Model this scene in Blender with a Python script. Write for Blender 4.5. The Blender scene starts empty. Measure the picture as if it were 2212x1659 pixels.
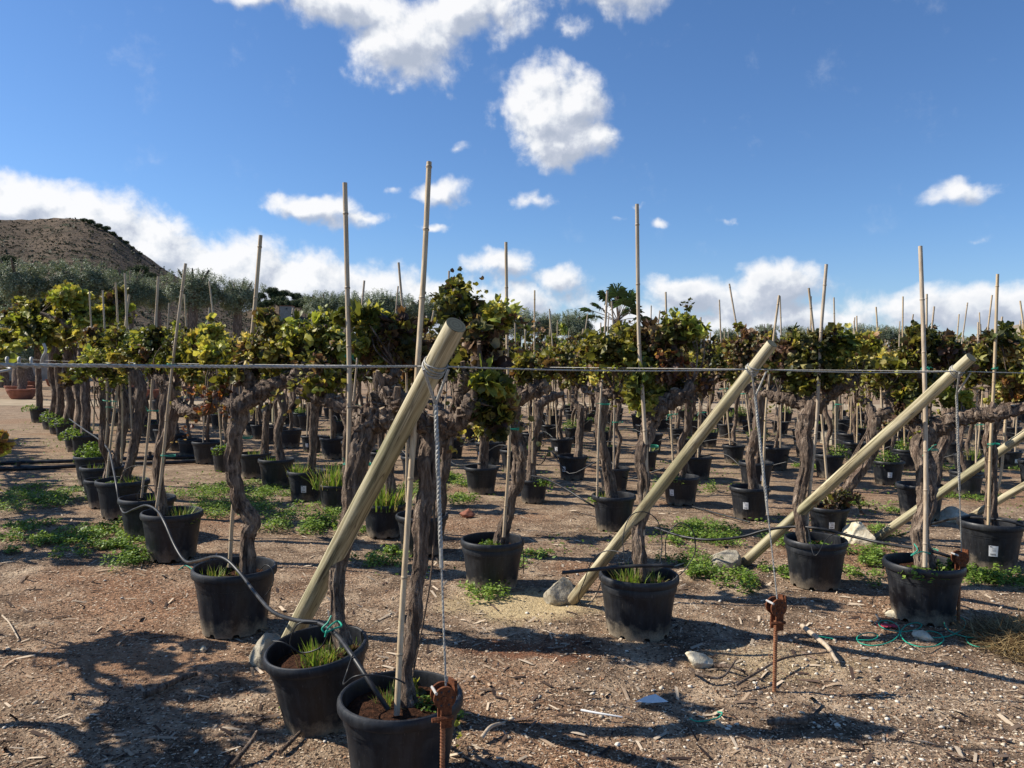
import bpy, math, random
import numpy as np
from mathutils import Vector, Matrix, noise
random.seed(7); rng = np.random.default_rng(7)
S = bpy.context.scene; COL = S.collection
rad = math.radians
# ------------------------------------------------------------------ camera
CAM = Vector((0, 0, 1.7)); FU = 1662.0; CU, CV = 1106.0, 829.5
roll = rad(0.65); pitch = math.atan(41.5 / FU)
Fw = Vector((0, math.cos(pitch), -math.sin(pitch)))
R0 = Vector((1, 0, 0)); U0 = R0.cross(Fw)
Rt = (R0 * math.cos(roll) + U0 * math.sin(roll)).normalized(); Up = Rt.cross(Fw).normalized()
cam = bpy.data.cameras.new('camera'); co = bpy.data.objects.new('camera', cam); COL.objects.link(co)
cam.sensor_width = 36; cam.lens = 36 * FU / 2212; cam.clip_end = 3000; cam.clip_start = 0.05
m = Matrix((Rt, Up, -Fw)).transposed().to_4x4(); m.translation = CAM; co.matrix_world = m
S.camera = co

def ray(u, v):
    return Fw + Rt * ((u - CU) / FU) - Up * ((v - CV) / FU)
def at(u, v, d):                       # the point seen at (u, v), d metres ahead
    r = ray(u, v); return CAM + r * (d / r.y)
def gnd(u, v, z=0.0):                  # the ground point seen at (u, v)
    r = ray(u, v); return CAM + r * ((z - CAM.z) / r.z)
def hor(u): return 788 + (u - CU) * math.tan(roll)

# ------------------------------------------------------------------ light
SUN_EL, SUN_AZ = rad(40), rad(-81)     # azimuth from +Y towards +X
sv = Vector((math.sin(SUN_AZ) * math.cos(SUN_EL), math.cos(SUN_AZ) * math.cos(SUN_EL), math.sin(SUN_EL)))
sl = bpy.data.lights.new('sun', 'SUN'); sl.energy = 5.0; sl.angle = rad(0.55); sl.color = (1, .93, .82)
so = bpy.data.objects.new('sun', sl); COL.objects.link(so); so.rotation_euler = sv.to_track_quat('Z', 'Y').to_euler()
S.view_settings.view_transform = 'Standard'; S.view_settings.look = 'None'
S.view_settings.exposure = 0.5; S.view_settings.gamma = 1
try: S.view_settings.use_curve_mapping = False
except Exception: pass
S.cycles.max_bounces = 6; S.cycles.transparent_max_bounces = 8

class NT:
    def __init__(s, tree): s.t = tree; s.n = tree.nodes; s.l = tree.links
    def node(s, ty, **k):
        n = s.n.new(ty)
        for a, b in k.items(): setattr(n, a, b)
        return n
    def put(s, sock, val):
        if isinstance(val, bpy.types.NodeSocket): s.l.new(val, sock)
        else: sock.default_value = val
    def math(s, op, a, b=0.0, c=None, clamp=False):
        n = s.node('ShaderNodeMath', operation=op, use_clamp=clamp); s.put(n.inputs[0], a); s.put(n.inputs[1], b)
        if c is not None: s.put(n.inputs[2], c)
        return n.outputs[0]
    def vmath(s, op, a, b=(0, 0, 0)):
        n = s.node('ShaderNodeVectorMath', operation=op); s.put(n.inputs[0], a)
        s.put(n.inputs[1], b); return n.outputs[0]
    def vscale(s, a, k):
        n = s.node('ShaderNodeVectorMath', operation='SCALE'); s.put(n.inputs[0], a); s.put(n.inputs[3], k); return n.outputs[0]
    def noise(s, vec, scale, detail=3.0, rough=.5, dist=0.0, color=False):
        n = s.node('ShaderNodeTexNoise'); s.put(n.inputs['Scale'], scale); n.inputs['Detail'].default_value = detail
        n.inputs['Roughness'].default_value = rough; n.inputs['Distortion'].default_value = dist
        if vec is not None: s.l.new(vec, n.inputs['Vector'])
        return n.outputs[1 if color else 0]
    def maprange(s, v, a, b, c=0.0, d=1.0, smooth=False):
        n = s.node('ShaderNodeMapRange'); n.clamp = True
        if smooth: n.interpolation_type = 'SMOOTHSTEP'
        s.put(n.inputs[0], v)
        for i, x in enumerate((a, b, c, d)): n.inputs[i + 1].default_value = x
        return n.outputs[0]
    def mix(s, f, a, b, mode='MIX'):
        n = s.node('ShaderNodeMix', data_type='RGBA', blend_type=mode); s.put(n.inputs[0], f)
        for i, x in ((6, a), (7, b)):
            if isinstance(x, tuple) and len(x) == 3: x = (*x, 1)
            s.put(n.inputs[i], x)
        return n.outputs[2]
    def ramp(s, f, stops):
        n = s.node('ShaderNodeValToRGB'); e = n.color_ramp.elements
        while len(e) < len(stops): e.new(0.5)
        for el, (p, c) in zip(e, stops): el.position = p; el.color = (*c, 1)
        s.put(n.inputs[0], f); return n.outputs[0]
    def mapping(s, vec, loc=(0, 0, 0), scale=(1, 1, 1), rot=(0, 0, 0)):
        n = s.node('ShaderNodeMapping'); s.l.new(vec, n.inputs[0]); n.inputs[1].default_value = loc
        n.inputs[2].default_value = rot; n.inputs[3].default_value = scale; return n.outputs[0]

W = bpy.data.worlds.new('World'); S.world = W; W.use_nodes = True
t = NT(W.node_tree); t.n.clear()
tc = t.node('ShaderNodeTexCoord').outputs['Generated']
sky = t.node('ShaderNodeTexSky', sky_type='NISHITA'); sky.sun_disc = False
sky.sun_elevation = SUN_EL; sky.sun_rotation = SUN_AZ % (2 * math.pi); sky.altitude = 200
sky.air_density = 1.0; sky.dust_density = 0.25; sky.ozone_density = 2.6
sep = t.node('ShaderNodeSeparateXYZ'); t.l.new(tc, sep.inputs[0])
az = t.math('ARCTAN2', sep.outputs[0], sep.outputs[1]); el = t.math('ARCSINE', sep.outputs[2])
cmb = t.node('ShaderNodeCombineXYZ'); t.put(cmb.inputs[0], az); t.put(cmb.inputs[1], el)
P0 = cmb.outputs[0]
def azel(u, v):
    r = ray(u, v).normalized(); return math.atan2(r.x, r.y), math.asin(r.z)
# cumulus masses as directions in the sky: centre (u, v), half sizes, weight
BL = [(760, 5, 230, 55, 1.0), (1090, 30, 90, 62, .85), (650, -10, 160, 45, .9), (880, 75, 135, 95, 1.1), (1010, 15, 170, 66, 1.0), (1225, 72, 62, 36, .58), (560, -10, 120, 30, .8), (1330, -60, 200, 80, 1),
      (1185, 245, 128, 105, 1.15), (1150, 235, 100, 85, 1.0), (1235, 215, 90, 75, 1.1), (1200, 300, 110, 65, 1.1), (1285, 290, 75, 50, .85), (1205, 160, 60, 36, .5), (1330, 270, 36, 24, .5), (990, 325, 34, 18, .42), (975, 180, 20, 14, .35),
      (680, 458, 105, 44, 1.05), (790, 478, 70, 26, .6), (950, 412, 75, 34, .75), (850, 405, 30, 18, .45), (1150, 433, 55, 24, .55), (925, 495, 50, 13, .55),
      (2085, 392, 80, 34, .65), (1315, 475, 50, 16, .5), (1430, 470, 42, 18, .55), (1585, 490, 22, 10, .5), (1370, 436, 26, 12, .5),
      (30, 430, 150, 62, 1.2), (140, 480, 190, 75, 1.2), (300, 530, 180, 78, 1.1), (470, 585, 170, 90, 1.2), (640, 625, 170, 80, 1.2), (790, 635, 150, 65, 1.1), (930, 660, 150, 55, 1.0),
      (1085, 580, 92, 50, .9), (1210, 612, 85, 42, .75), (1100, 650, 240, 44, .85), (1000, 700, 300, 60, 1.0), (1330, 690, 150, 40, .8),
      (1480, 635, 105, 48, 1.1), (1560, 655, 100, 50, .9), (1690, 628, 118, 56, 1.05), (1620, 690, 250, 52, 1.0), (1800, 680, 130, 40, .8),
      (2010, 690, 130, 36, .8), (2130, 668, 160, 48, .95), (2260, 672, 160, 58, .95), (1750, 740, 420, 40, .8), (2080, 520, 60, 20, .35)]
def density(vec):
    warp = t.noise(vec, 9.0, 3, .55, color=True)
    w = t.vscale(t.vmath('SUBTRACT', warp, (.5, .5, .5)), .075)
    w2 = t.vscale(t.vmath('SUBTRACT', t.noise(vec, 38.0, 2, .6, color=True), (.5, .5, .5)), .022)
    pv = t.vmath('ADD', t.vmath('ADD', vec, w), w2)
    acc = None
    for (u, v, ru, rv, wt) in BL:
        a, e = azel(u, v); sx, sy = FU / (ru * 1.25), FU / (rv * 1.25)
        mp = t.mapping(pv, (-a * sx, -e * sy, 0), (sx, sy, 0))
        g = t.node('ShaderNodeTexGradient', gradient_type='SPHERICAL'); t.l.new(mp, g.inputs[0])
        x = t.math('MULTIPLY', g.outputs[1], wt * 1.35)
        acc = x if acc is None else t.math('SMOOTH_MAX', acc, x, .12)
    n = t.noise(vec, 19.0, 10, .63, .15); n2 = t.noise(vec, 5.0, 2, .5)
    d = t.math('ADD', acc, t.math('MULTIPLY', t.math('SUBTRACT', n, .5), 1.55))
    return t.math('ADD', d, t.math('MULTIPLY', t.math('SUBTRACT', n2, .5), .35)), acc
d0, m0 = density(P0)
d1, m1 = density(t.vmath('ADD', P0, (-.011, .015, 0)))
alpha = t.math('MULTIPLY', t.maprange(d0, .20, .86, smooth=True), t.maprange(m0, .02, .26))
lit = t.math('SUBTRACT', d0, d1)
thick = t.maprange(d0, .55, 1.7)
shade = t.math('SUBTRACT', t.maprange(lit, -.42, .42), t.math('MULTIPLY', thick, t.math('ADD', .12, t.math('MULTIPLY', t.math('MULTIPLY', t.maprange(el, .28, .12), t.maprange(az, -.35, .15)), .60))), clamp=True)
ccol = t.ramp(shade, [(0, (.42, .47, .57)), (.28, (.52, .56, .65)), (.52, (.72, .75, .80)), (.8, (.90, .90, .91))])
skyc = t.mix(1.0, sky.outputs[0], (.83, .96, 1.20), 'MULTIPLY')
zen = t.maprange(el, .02, .62)
skyc = t.mix(1.0, skyc, t.ramp(zen, [(0, (1.0, .98, .96)), (.25, (.86, .97, 1.0)), (1, (.78, .95, 1.0))]), 'MULTIPLY')
bg1 = t.node('ShaderNodeBackground'); t.put(bg1.inputs[0], skyc); bg1.inputs[1].default_value = 0.082
bg2 = t.node('ShaderNodeBackground'); t.put(bg2.inputs[0], ccol); bg2.inputs[1].default_value = 0.78
mx = t.node('ShaderNodeMixShader'); t.put(mx.inputs[0], t.math('MULTIPLY', alpha, .97))
t.l.new(bg1.outputs[0], mx.inputs[1]); t.l.new(bg2.outputs[0], mx.inputs[2])
wo = t.node('ShaderNodeOutputWorld'); t.l.new(mx.outputs[0], wo.inputs[0])
W.cycles.sampling_method = 'MANUAL'; W.cycles.sample_map_resolution = 512

# ------------------------------------------------------------------ materials
MATS = {}
def newmat(name):
    mt = bpy.data.materials.new(name); mt.use_nodes = True; q = NT(mt.node_tree); q.n.clear()
    q.out = q.node('ShaderNodeOutputMaterial'); q.b = q.node('ShaderNodeBsdfPrincipled'); q.l.new(q.b.outputs[0], q.out.inputs[0])
    q.obj = q.node('ShaderNodeTexCoord').outputs['Object']; q.rnd = q.node('ShaderNodeObjectInfo').outputs['Random']
    MATS[name] = mt; return q
def bump(q, h, strength=.5, dist=.01):
    n = q.node('ShaderNodeBump'); n.inputs['Strength'].default_value = strength; n.inputs['Distance'].default_value = dist
    q.put(n.inputs['Height'], h); q.l.new(n.outputs[0], q.b.inputs['Normal'])
def setp(q, col=None, rough=None, spec=None, metal=None):
    if col is not None: q.put(q.b.inputs['Base Color'], col if not isinstance(col, tuple) else (*col, 1))
    if rough is not None: q.put(q.b.inputs['Roughness'], rough)
    if spec is not None: q.b.inputs['Specular IOR Level'].default_value = spec
    if metal is not None: q.b.inputs['Metallic'].default_value = metal
def seeded(q, k=7.0):
    c = q.node('ShaderNodeCombineXYZ'); x = q.math('MULTIPLY', q.rnd, k)
    for i in range(3): q.put(c.inputs[i], x)
    return q.vmath('ADD', q.obj, c.outputs[0])

q = newmat('ground')
pos = q.node('ShaderNodeNewGeometry').outputs['Position']
n1 = q.noise(pos, .45, 3, .55); n2 = q.noise(pos, 3.2, 5, .65); n3 = q.noise(pos, 38, 3, .7); n4 = q.noise(pos, 120, 2, .6)
base = q.ramp(n2, [(.32, (.070, .047, .030)), (.46, (.20, .138, .090)), (.58, (.33, .24, .16)), (.72, (.48, .37, .25))])
redd = q.ramp(n3, [(.3, (.10, .050, .027)), (.55, (.27, .145, .080)), (.8, (.42, .27, .16))])
base = q.mix(q.math('MULTIPLY', q.maprange(n1, .50, .62), .85), base, redd)
base = q.mix(.55, base, q.mix(1.0, base, q.ramp(n3, [(.25, (.35, .33, .32)), (.5, (1, 1, 1)), (.72, (2.0, 1.9, 1.8))]), 'MULTIPLY'))
vo = q.node('ShaderNodeTexVoronoi'); vo.inputs['Scale'].default_value = 62; q.l.new(pos, vo.inputs['Vector'])
vs = q.node('ShaderNodeSeparateColor'); q.l.new(vo.outputs['Color'], vs.inputs[0])
base = q.mix(q.math('MULTIPLY', q.maprange(vs.outputs[0], .86, .9), q.maprange(vo.outputs['Distance'], .42, .3)), base, (.62, .50, .38))
base = q.mix(q.math('MULTIPLY', q.maprange(vs.outputs[1], .80, .85), q.maprange(vo.outputs['Distance'], .5, .3)), base, (.035, .022, .016))
def patch(q, c, rx, ry, edge=.5):
    mp = q.mapping(q.vmath('ADD', pos, q.vscale(q.vmath('SUBTRACT', q.noise(pos, 4, 3, .6, color=True), (.5, .5, .5)), .5)), (-c.x / rx, -c.y / ry, 0), (1 / rx, 1 / ry, 0))
    g = q.node('ShaderNodeTexGradient', gradient_type='SPHERICAL'); q.l.new(mp, g.inputs[0]); return q.maprange(g.outputs[1], 0, edge)
sand = q.ramp(n3, [(.3, (.34, .25, .13)), (.7, (.60, .47, .27))])
base = q.mix(q.math('MULTIPLY', patch(q, gnd(1130, 1302), .70, .45), 1.0), base, sand)
base = q.mix(q.math('MULTIPLY', patch(q, gnd(1150, 1400), .55, .22), .8), base, q.ramp(n3, [(.3, (.09, .035, .018)), (.7, (.26, .11, .055))]))
base = q.mix(q.math('MULTIPLY', patch(q, gnd(1700, 1430), .6, .30), .45), base, sand)
base = q.mix(q.math('MULTIPLY', patch(q, gnd(330, 1420), 1.0, .7, .8), .6), base, q.ramp(n3, [(.3, (.22, .10, .05)), (.7, (.42, .24, .13))]))
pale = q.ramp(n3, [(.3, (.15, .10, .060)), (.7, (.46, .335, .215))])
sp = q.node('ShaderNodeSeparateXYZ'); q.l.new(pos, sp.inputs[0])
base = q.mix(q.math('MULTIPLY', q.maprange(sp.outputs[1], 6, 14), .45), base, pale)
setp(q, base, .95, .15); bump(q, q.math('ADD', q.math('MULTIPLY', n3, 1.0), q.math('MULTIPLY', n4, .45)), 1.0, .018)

q = newmat('path'); pos2 = q.node('ShaderNodeNewGeometry').outputs['Position']
setp(q, q.ramp(q.noise(pos2, 1.2, 5, .6), [(.3, (.26, .20, .13)), (.7, (.44, .35, .24))]), .95, .1)
bump(q, q.noise(pos2, 20, 3), .5, .02)
q = newmat('hill'); pos3 = q.node('ShaderNodeNewGeometry').outputs['Position']
hc = q.ramp(q.noise(pos3, .035, 6, .65), [(.32, (.062, .046, .032)), (.5, (.105, .078, .054)), (.7, (.150, .112, .078))])
vo = q.node('ShaderNodeTexVoronoi'); vo.inputs['Scale'].default_value = .22; q.l.new(pos3, vo.inputs['Vector'])
hc = q.mix(q.math('MULTIPLY', q.maprange(vo.outputs['Distance'], .45, .2), q.maprange(q.noise(pos3, .03, 4, .6), .45, .58)), hc, (.035, .042, .022))
setp(q, hc, 1, .1); bump(q, q.noise(pos3, .12, 6, .7), .6, 6)
q = newmat('pale_hill')
hc = q.ramp(q.noise(pos3 if False else q.node('ShaderNodeNewGeometry').outputs['Position'], .06, 5, .65), [(.35, (.20, .16, .11)), (.6, (.36, .29, .20)), (.8, (.45, .38, .27))])
setp(q, hc, 1, .1)

q = newmat('pot'); ob = seeded(q)
n = q.noise(ob, 7, 5, .65); fine = q.noise(ob, 60, 3, .6)
sz = q.node('ShaderNodeSeparateXYZ'); q.l.new(q.obj, sz.inputs[0])
streak = q.noise(q.mapping(ob, scale=(9, 9, .8)), 2.2, 3, .6)
cc = q.mix(q.maprange(streak, .42, .75), (.007, .0085, .012), (.019, .022, .028))
cc = q.mix(q.math('MULTIPLY', q.maprange(n, .48, .78), .38), cc, (.060, .058, .054))
dust = q.math('MULTIPLY', q.maprange(q.math('SUBTRACT', sz.outputs[2], q.math('MULTIPLY', q.math('SUBTRACT', n, .42), .45)), .17, -.02), q.maprange(fine, .2, .6, .45, 1.0))
dusty = q.math('MULTIPLY', dust, q.math('ADD', q.math('MULTIPLY', q.rnd, .65), .25))
cc = q.mix(dusty, cc, (.36, .29, .20))
scr = q.maprange(q.noise(q.mapping(ob, scale=(30, 30, 2.5), rot=(.3, .2, 0)), 3.0, 2, .5), .68, .74)
cc = q.mix(q.math('MULTIPLY', scr, .35), cc, (.16, .155, .15))
setp(q, cc, q.maprange(n, .3, .7, .38, .62), .42); bump(q, fine, .12, .004)
q = newmat('soil'); ns = q.noise(seeded(q), 22, 5, .7)
setp(q, q.ramp(ns, [(.35, (.018, .010, .007)), (.6, (.09, .040, .022)), (.8, (.17, .08, .045))]), 1, .1); bump(q, ns, 1, .04)
q = newmat('bark'); ob = seeded(q, 9)
st = q.mapping(ob, scale=(1, 1, .22)); b1 = q.noise(st, 26, 6, .72, .8); b2 = q.noise(st, 70, 4, .65, .3); b3 = q.noise(ob, 4, 2)
bc = q.ramp(b1, [(.37, (.016, .010, .008)), (.46, (.105, .070, .050)), (.55, (.30, .215, .155)), (.67, (.66, .53, .40))])
bc = q.mix(q.math('MULTIPLY', q.maprange(b3, .42, .66), .55), bc, (.075, .050, .038))
bc = q.mix(q.math('MULTIPLY', q.maprange(q.noise(ob, 9, 3), .5, .68), .4), bc, (.17, .085, .05))
bc = q.mix(.35, bc, q.ramp(b2, [(.35, (.03, .022, .018)), (.7, (.40, .32, .25))]))
setp(q, bc, .9, .2); bump(q, q.math('ADD', b1, q.math('MULTIPLY', b2, .6)), 1.0, .035)
q = newmat('cut_wood'); setp(q, q.ramp(q.noise(q.obj, 40, 4), [(.3, (.22, .15, .09)), (.7, (.42, .32, .21))]), .9, .2)
q = newmat('cane'); ob = seeded(q, 11)
cn = q.noise(q.mapping(ob, scale=(1, 1, .06)), 60, 3, .6); c2 = q.noise(q.mapping(ob, scale=(1, 1, .5)), 3.5, 3)
tint = q.mix(q.rnd, (.66, .51, .31), (.56, .47, .36))
cc = q.mix(q.maprange(cn, .35, .7), q.mix(1, tint, (.62, .56, .50), 'MULTIPLY'), tint)
cc = q.mix(q.math('MULTIPLY', q.maprange(c2, .5, .75), .5), cc, (.40, .33, .25))
setp(q, cc, .55, .3)
q = newmat('cane_node'); setp(q, (.13, .09, .06), .8, .2)
q = newmat('post'); ob = seeded(q, 5)
g1 = q.noise(q.mapping(ob, scale=(1, 1, .05)), 34, 5, .65, .6); g2 = q.noise(q.mapping(ob, scale=(1, 1, .3)), 4, 4, .6)
pc = q.ramp(g1, [(.36, (.13, .10, .058)), (.48, (.36, .305, .185)), (.60, (.56, .49, .33))])
pc = q.mix(q.math('MULTIPLY', q.maprange(g2, .45, .72), .55), pc, (.23, .235, .13))
crk = q.maprange(q.noise(q.mapping(ob, scale=(1, 1, .03)), 34, 2, .5, .5), .515, .500)
crk2 = q.maprange(q.noise(q.mapping(ob, scale=(1, 1, .03)), 34, 2, .5, .5), .485, .500)
pc = q.mix(q.math('MULTIPLY', q.math('MULTIPLY', crk, crk2), .75), pc, (.07, .05, .03))
kv = q.node('ShaderNodeTexVoronoi'); kv.inputs['Scale'].default_value = 3.2; q.l.new(q.mapping(ob, scale=(2.2, 2.2, 1.1)), kv.inputs['Vector'])
pc = q.mix(q.maprange(kv.outputs['Distance'], .16, .06), pc, (.20, .14, .075))
zs_ = q.node('ShaderNodeSeparateXYZ'); q.l.new(q.obj, zs_.inputs[0])
pc = q.mix(q.math('MULTIPLY', q.maprange(q.math('ADD', zs_.outputs[2], q.math('MULTIPLY', g2, .3)), .42, .12), .55), pc, (.15, .10, .06))
setp(q, pc, .8, .2); bump(q, g1, .35, .006)
q = newmat('post_end'); wv = q.node('ShaderNodeTexWave', wave_type='RINGS', rings_direction='Z'); wv.inputs['Scale'].default_value = 22; wv.inputs['Distortion'].default_value = 1.5
q.l.new(q.obj, wv.inputs[0]); setp(q, q.mix(wv.outputs[1], (.15, .135, .09), (.21, .19, .125)), .9, .1)
q = newmat('galvanised'); setp(q, q.ramp(q.noise(q.obj, 90, 2), [(.3, (.26, .25, .22)), (.7, (.46, .44, .39))]), .6, .4, .25)
q = newmat('twine'); setp(q, (.012, .30, .19), .5, .4)
q = newmat('hose'); setp(q, q.ramp(q.noise(q.obj, 12, 3), [(.4, (.010, .011, .013)), (.7, (.04, .04, .04))]), .45, .35)
q = newmat('rust'); nr = q.noise(q.obj, 70, 5, .7)
setp(q, q.ramp(nr, [(.3, (.035, .014, .008)), (.5, (.13, .045, .02)), (.75, (.26, .10, .045))]), .9, .2, 0); bump(q, nr, .8, .004)
q = newmat('rebar'); nr = q.noise(q.obj, 30, 5, .7)
setp(q, q.ramp(nr, [(.3, (.12, .05, .03)), (.5, (.26, .11, .055)), (.75, (.42, .24, .13))]), .9, .2, 0)
q = newmat('bolt'); setp(q, (.55, .52, .48), .4, .5, .3)
q = newmat('concrete'); nr = q.noise(q.obj, 16, 5, .7)
setp(q, q.ramp(nr, [(.3, (.20, .17, .12)), (.6, (.40, .36, .28)), (.8, (.52, .48, .39))]), .95, .1); bump(q, nr, 1, .02)
q = newmat('pale_stone'); nr = q.noise(q.obj, 14, 5, .7)
setp(q, q.ramp(nr, [(.3, (.40, .32, .20)), (.6, (.66, .60, .46))]), .95, .1); bump(q, nr, .7, .02)
q = newmat('terracotta'); nr = q.noise(q.obj, 5, 4, .6)
setp(q, q.ramp(nr, [(.3, (.20, .075, .045)), (.7, (.34, .14, .09))]), .8, .2)
q = newmat('sticker'); setp(q, (.80, .80, .80), .5, .3)
q = newmat('ink_hole_shade'); setp(q, (.03, .03, .035), .6, .2)
q = newmat('white_plastic'); setp(q, (.75, .75, .72), .5, .4)
q = newmat('pink_cloth'); setp(q, (.55, .07, .10), .8, .2)
q = newmat('whitewash'); setp(q, q.ramp(q.noise(q.obj, 3, 4), [(.3, (.22, .20, .17)), (.7, (.32, .30, .26))]), .9, .1)
q = newmat('window_dark'); setp(q, (.03, .035, .04), .2, .5)
def leafmat(name, trans=.28, rough=.5, vein=True, spec=.35):
    q = newmat(name); a = q.node('ShaderNodeAttribute', attribute_name='Col').outputs['Color']
    c = q.mix(.5, a, q.mix(1, a, q.ramp(q.noise(q.obj, 34, 3, .6), [(.3, (.45, .42, .4)), (.6, (1.35, 1.35, 1.3))]), 'MULTIPLY')) if vein else a
    setp(q, c, rough, spec)
    if trans:
        tr = q.node('ShaderNodeBsdfTranslucent'); q.put(tr.inputs[0], q.mix(1, c, (1.5, 1.45, .8), 'MULTIPLY'))
        ms = q.node('ShaderNodeMixShader'); ms.inputs[0].default_value = trans
        q.l.new(q.b.outputs[0], ms.inputs[1]); q.l.new(tr.outputs[0], ms.inputs[2]); q.l.new(ms.outputs[0], q.out.inputs[0])
leafmat('vine_leaf', .30); leafmat('weed_leaf', .30, .55, False); leafmat('olive_leaf', .12, .55, False); leafmat('palm_leaf', .15, .4, False)
leafmat('pine_leaf', .05, .8, False); leafmat('litter', 0, .9, False, .15)

# ------------------------------------------------------------------ mesh helpers
def tag(o, label=None, cat=None, group=None, kind=None):
    for k, v in (('label', label), ('category', cat), ('group', group), ('kind', kind)):
        if v: o[k] = v
    return o
def empty(name, loc=(0, 0, 0), rz=0):
    o = bpy.data.objects.new(name, None); COL.objects.link(o); o.location = loc; o.rotation_euler = (0, 0, rz)
    o.empty_display_size = .1; return o
def link(name, me, parent=None, loc=None):
    o = bpy.data.objects.new(name, me); COL.objects.link(o)
    if parent is not None: o.parent = parent
    if loc is not None: o.location = loc
    return o
def smooth(me, ang=None):
    me.polygons.foreach_set('use_smooth', np.ones(len(me.polygons), bool))
    if ang:
        try: me.set_sharp_from_angle(angle=rad(ang))
        except Exception: pass
class MB:
    def __init__(s): s.v = []; s.f = []; s.mi = []; s.m = []
    def mat(s, name):
        if name not in s.m: s.m.append(name)
        return s.m.index(name)
    def add(s, vs, fs, mat):
        k = len(s.v); i = s.mat(mat); s.v += [tuple(x) for x in vs]
        for f in fs: s.f.append(tuple(a + k for a in f)); s.mi.append(i)
    def box(s, c, size, mat, rz=0, M=None):
        hx, hy, hz = size[0] / 2, size[1] / 2, size[2] / 2; R = Matrix.Rotation(rz, 3, 'Z') if M is None else M
        vs = [R @ Vector((x * hx, y * hy, z * hz)) + Vector(c) for x in (-1, 1) for y in (-1, 1) for z in (-1, 1)]
        s.add(vs, [(0, 1, 3, 2), (4, 6, 7, 5), (0, 4, 5, 1), (2, 3, 7, 6), (0, 2, 6, 4), (1, 5, 7, 3)], mat)
    def tube(s, pts, rr, mat, seg=8, bark=0, cap=True, endmat=None, sd=0.0, fr=22.0, twist=0):
        pts = [Vector(p) for p in pts]; n = len(pts)
        if isinstance(rr, (int, float)): rr = [rr] * n
        T = [(pts[min(i + 1, n - 1)] - pts[max(i - 1, 0)]).normalized() for i in range(n)]
        N = T[0].orthogonal().normalized(); vs = []; L = 0
        for i in range(n):
            if i: N = (N - T[i] * N.dot(T[i])).normalized(); L += (pts[i] - pts[i - 1]).length
            B = T[i].cross(N)
            for j in range(seg):
                a = 2 * math.pi * j / seg + twist * L; r = rr[i]
                d = N * math.cos(a) + B * math.sin(a)
                if bark:
                    q1 = noise.noise(Vector((math.cos(a) * 2.2 + sd, math.sin(a) * 2.2, L * 3.2 + sd)))
                    q2 = noise.noise(Vector((math.cos(a) * 5.5, math.sin(a) * 5.5 + sd, L * fr * .5)))
                    q3 = abs(noise.noise(Vector((math.cos(a) * 3.4 - sd, math.sin(a) * 3.4, L * 2.4))))
                    r *= 1 + bark * (q1 * .8 + q2 * .45 - q3 * 1.1 - abs(noise.noise(Vector((math.cos(a) * 8 + sd, math.sin(a) * 8, L * 5.5)))) * .8 + .3)
                vs.append(pts[i] + d * r)
        fs = [(i * seg + j, i * seg + (j + 1) % seg, (i + 1) * seg + (j + 1) % seg, (i + 1) * seg + j) for i in range(n - 1) for j in range(seg)]
        s.add(vs, fs, mat)
        if cap:
            k = len(s.v) - n * seg; im = s.mat(endmat or mat)
            s.f.append(tuple(k + j for j in reversed(range(seg)))); s.mi.append(im)
            s.f.append(tuple(k + (n - 1) * seg + j for j in range(seg))); s.mi.append(im)
    def mesh(s, name, sm=None):
        me = bpy.data.meshes.new(name); me.from_pydata(s.v, [], s.f)
        for x in s.m: me.materials.append(MATS[x])
        me.polygons.foreach_set('material_index', s.mi); me.update()
        if sm: smooth(me, sm)
        return me
    def build(s, name, parent=None, loc=None, sm=None):
        return link(name, s.mesh(name, sm), parent, loc)
def crom(pts, per=6):
    pts = [Vector(p) for p in pts]; P = [pts[0] * 2 - pts[1]] + pts + [pts[-1] * 2 - pts[-2]]; out = []
    for i in range(1, len(P) - 2):
        for k in range(per):
            t_ = k / per; a, b, c, d = P[i - 1:i + 3]
            out.append(.5 * ((2 * b) + (c - a) * t_ + (2 * a - 5 * b + 4 * c - d) * t_ ** 2 + (3 * b - a - 3 * c + d) * t_ ** 3))
    return out + [pts[-1]]
def lerp_r(rs, n):
    return [float(x) for x in np.interp(np.linspace(0, 1, n), np.linspace(0, 1, len(rs)), rs)]

def tri_mesh(name, V, F, C, mat, sm=False):
    me = bpy.data.meshes.new(name); me.vertices.add(len(V)); me.vertices.foreach_set('co', V.astype(np.float32).ravel())
    me.loops.add(F.size); me.loops.foreach_set('vertex_index', F.astype(np.int32).ravel())
    me.polygons.add(len(F)); me.polygons.foreach_set('loop_start', np.arange(0, F.size, 3, dtype=np.int32))
    me.update(calc_edges=True)
    at_ = me.color_attributes.new('Col', 'FLOAT_COLOR', 'POINT'); cc = np.ones((len(V), 4), np.float32); cc[:, :3] = C
    at_.data.foreach_set('color', cc.ravel()); me.materials.append(MATS[mat])
    if sm: me.polygons.foreach_set('use_smooth', np.ones(len(F), bool))
    me.validate(); return me
def fan(outline, c=(0, .42)):
    v = [(c[0], c[1], 0)] + [(x, y, 0) for x, y in outline]; n = len(outline)
    return np.array(v, float), np.array([(0, i + 1, (i + 1) % n + 1) for i in range(n)])
_h = [(.16, -.07), (.40, .02), (.46, .22), (.53, .42), (.46, .58), (.34, .76), (.18, .88)]
GRAPE = fan([(0, .03)] + _h + [(0, 1.05)] + [(-x, y) for x, y in reversed(_h)])
CLOVER = (np.array([(0, 0, 0), (.35, .5, .06), (0, 1, 0), (-.35, .5, .06), (0, .5, -.04)], float), np.array([(0, 1, 4), (1, 2, 4), (2, 3, 4), (3, 0, 4)]))
OLIVE = (np.array([(0, 0, 0), (.11, .5, .03), (0, 1, 0), (-.11, .5, .03)], float), np.array([(0, 1, 2), (0, 2, 3)]))
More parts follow.
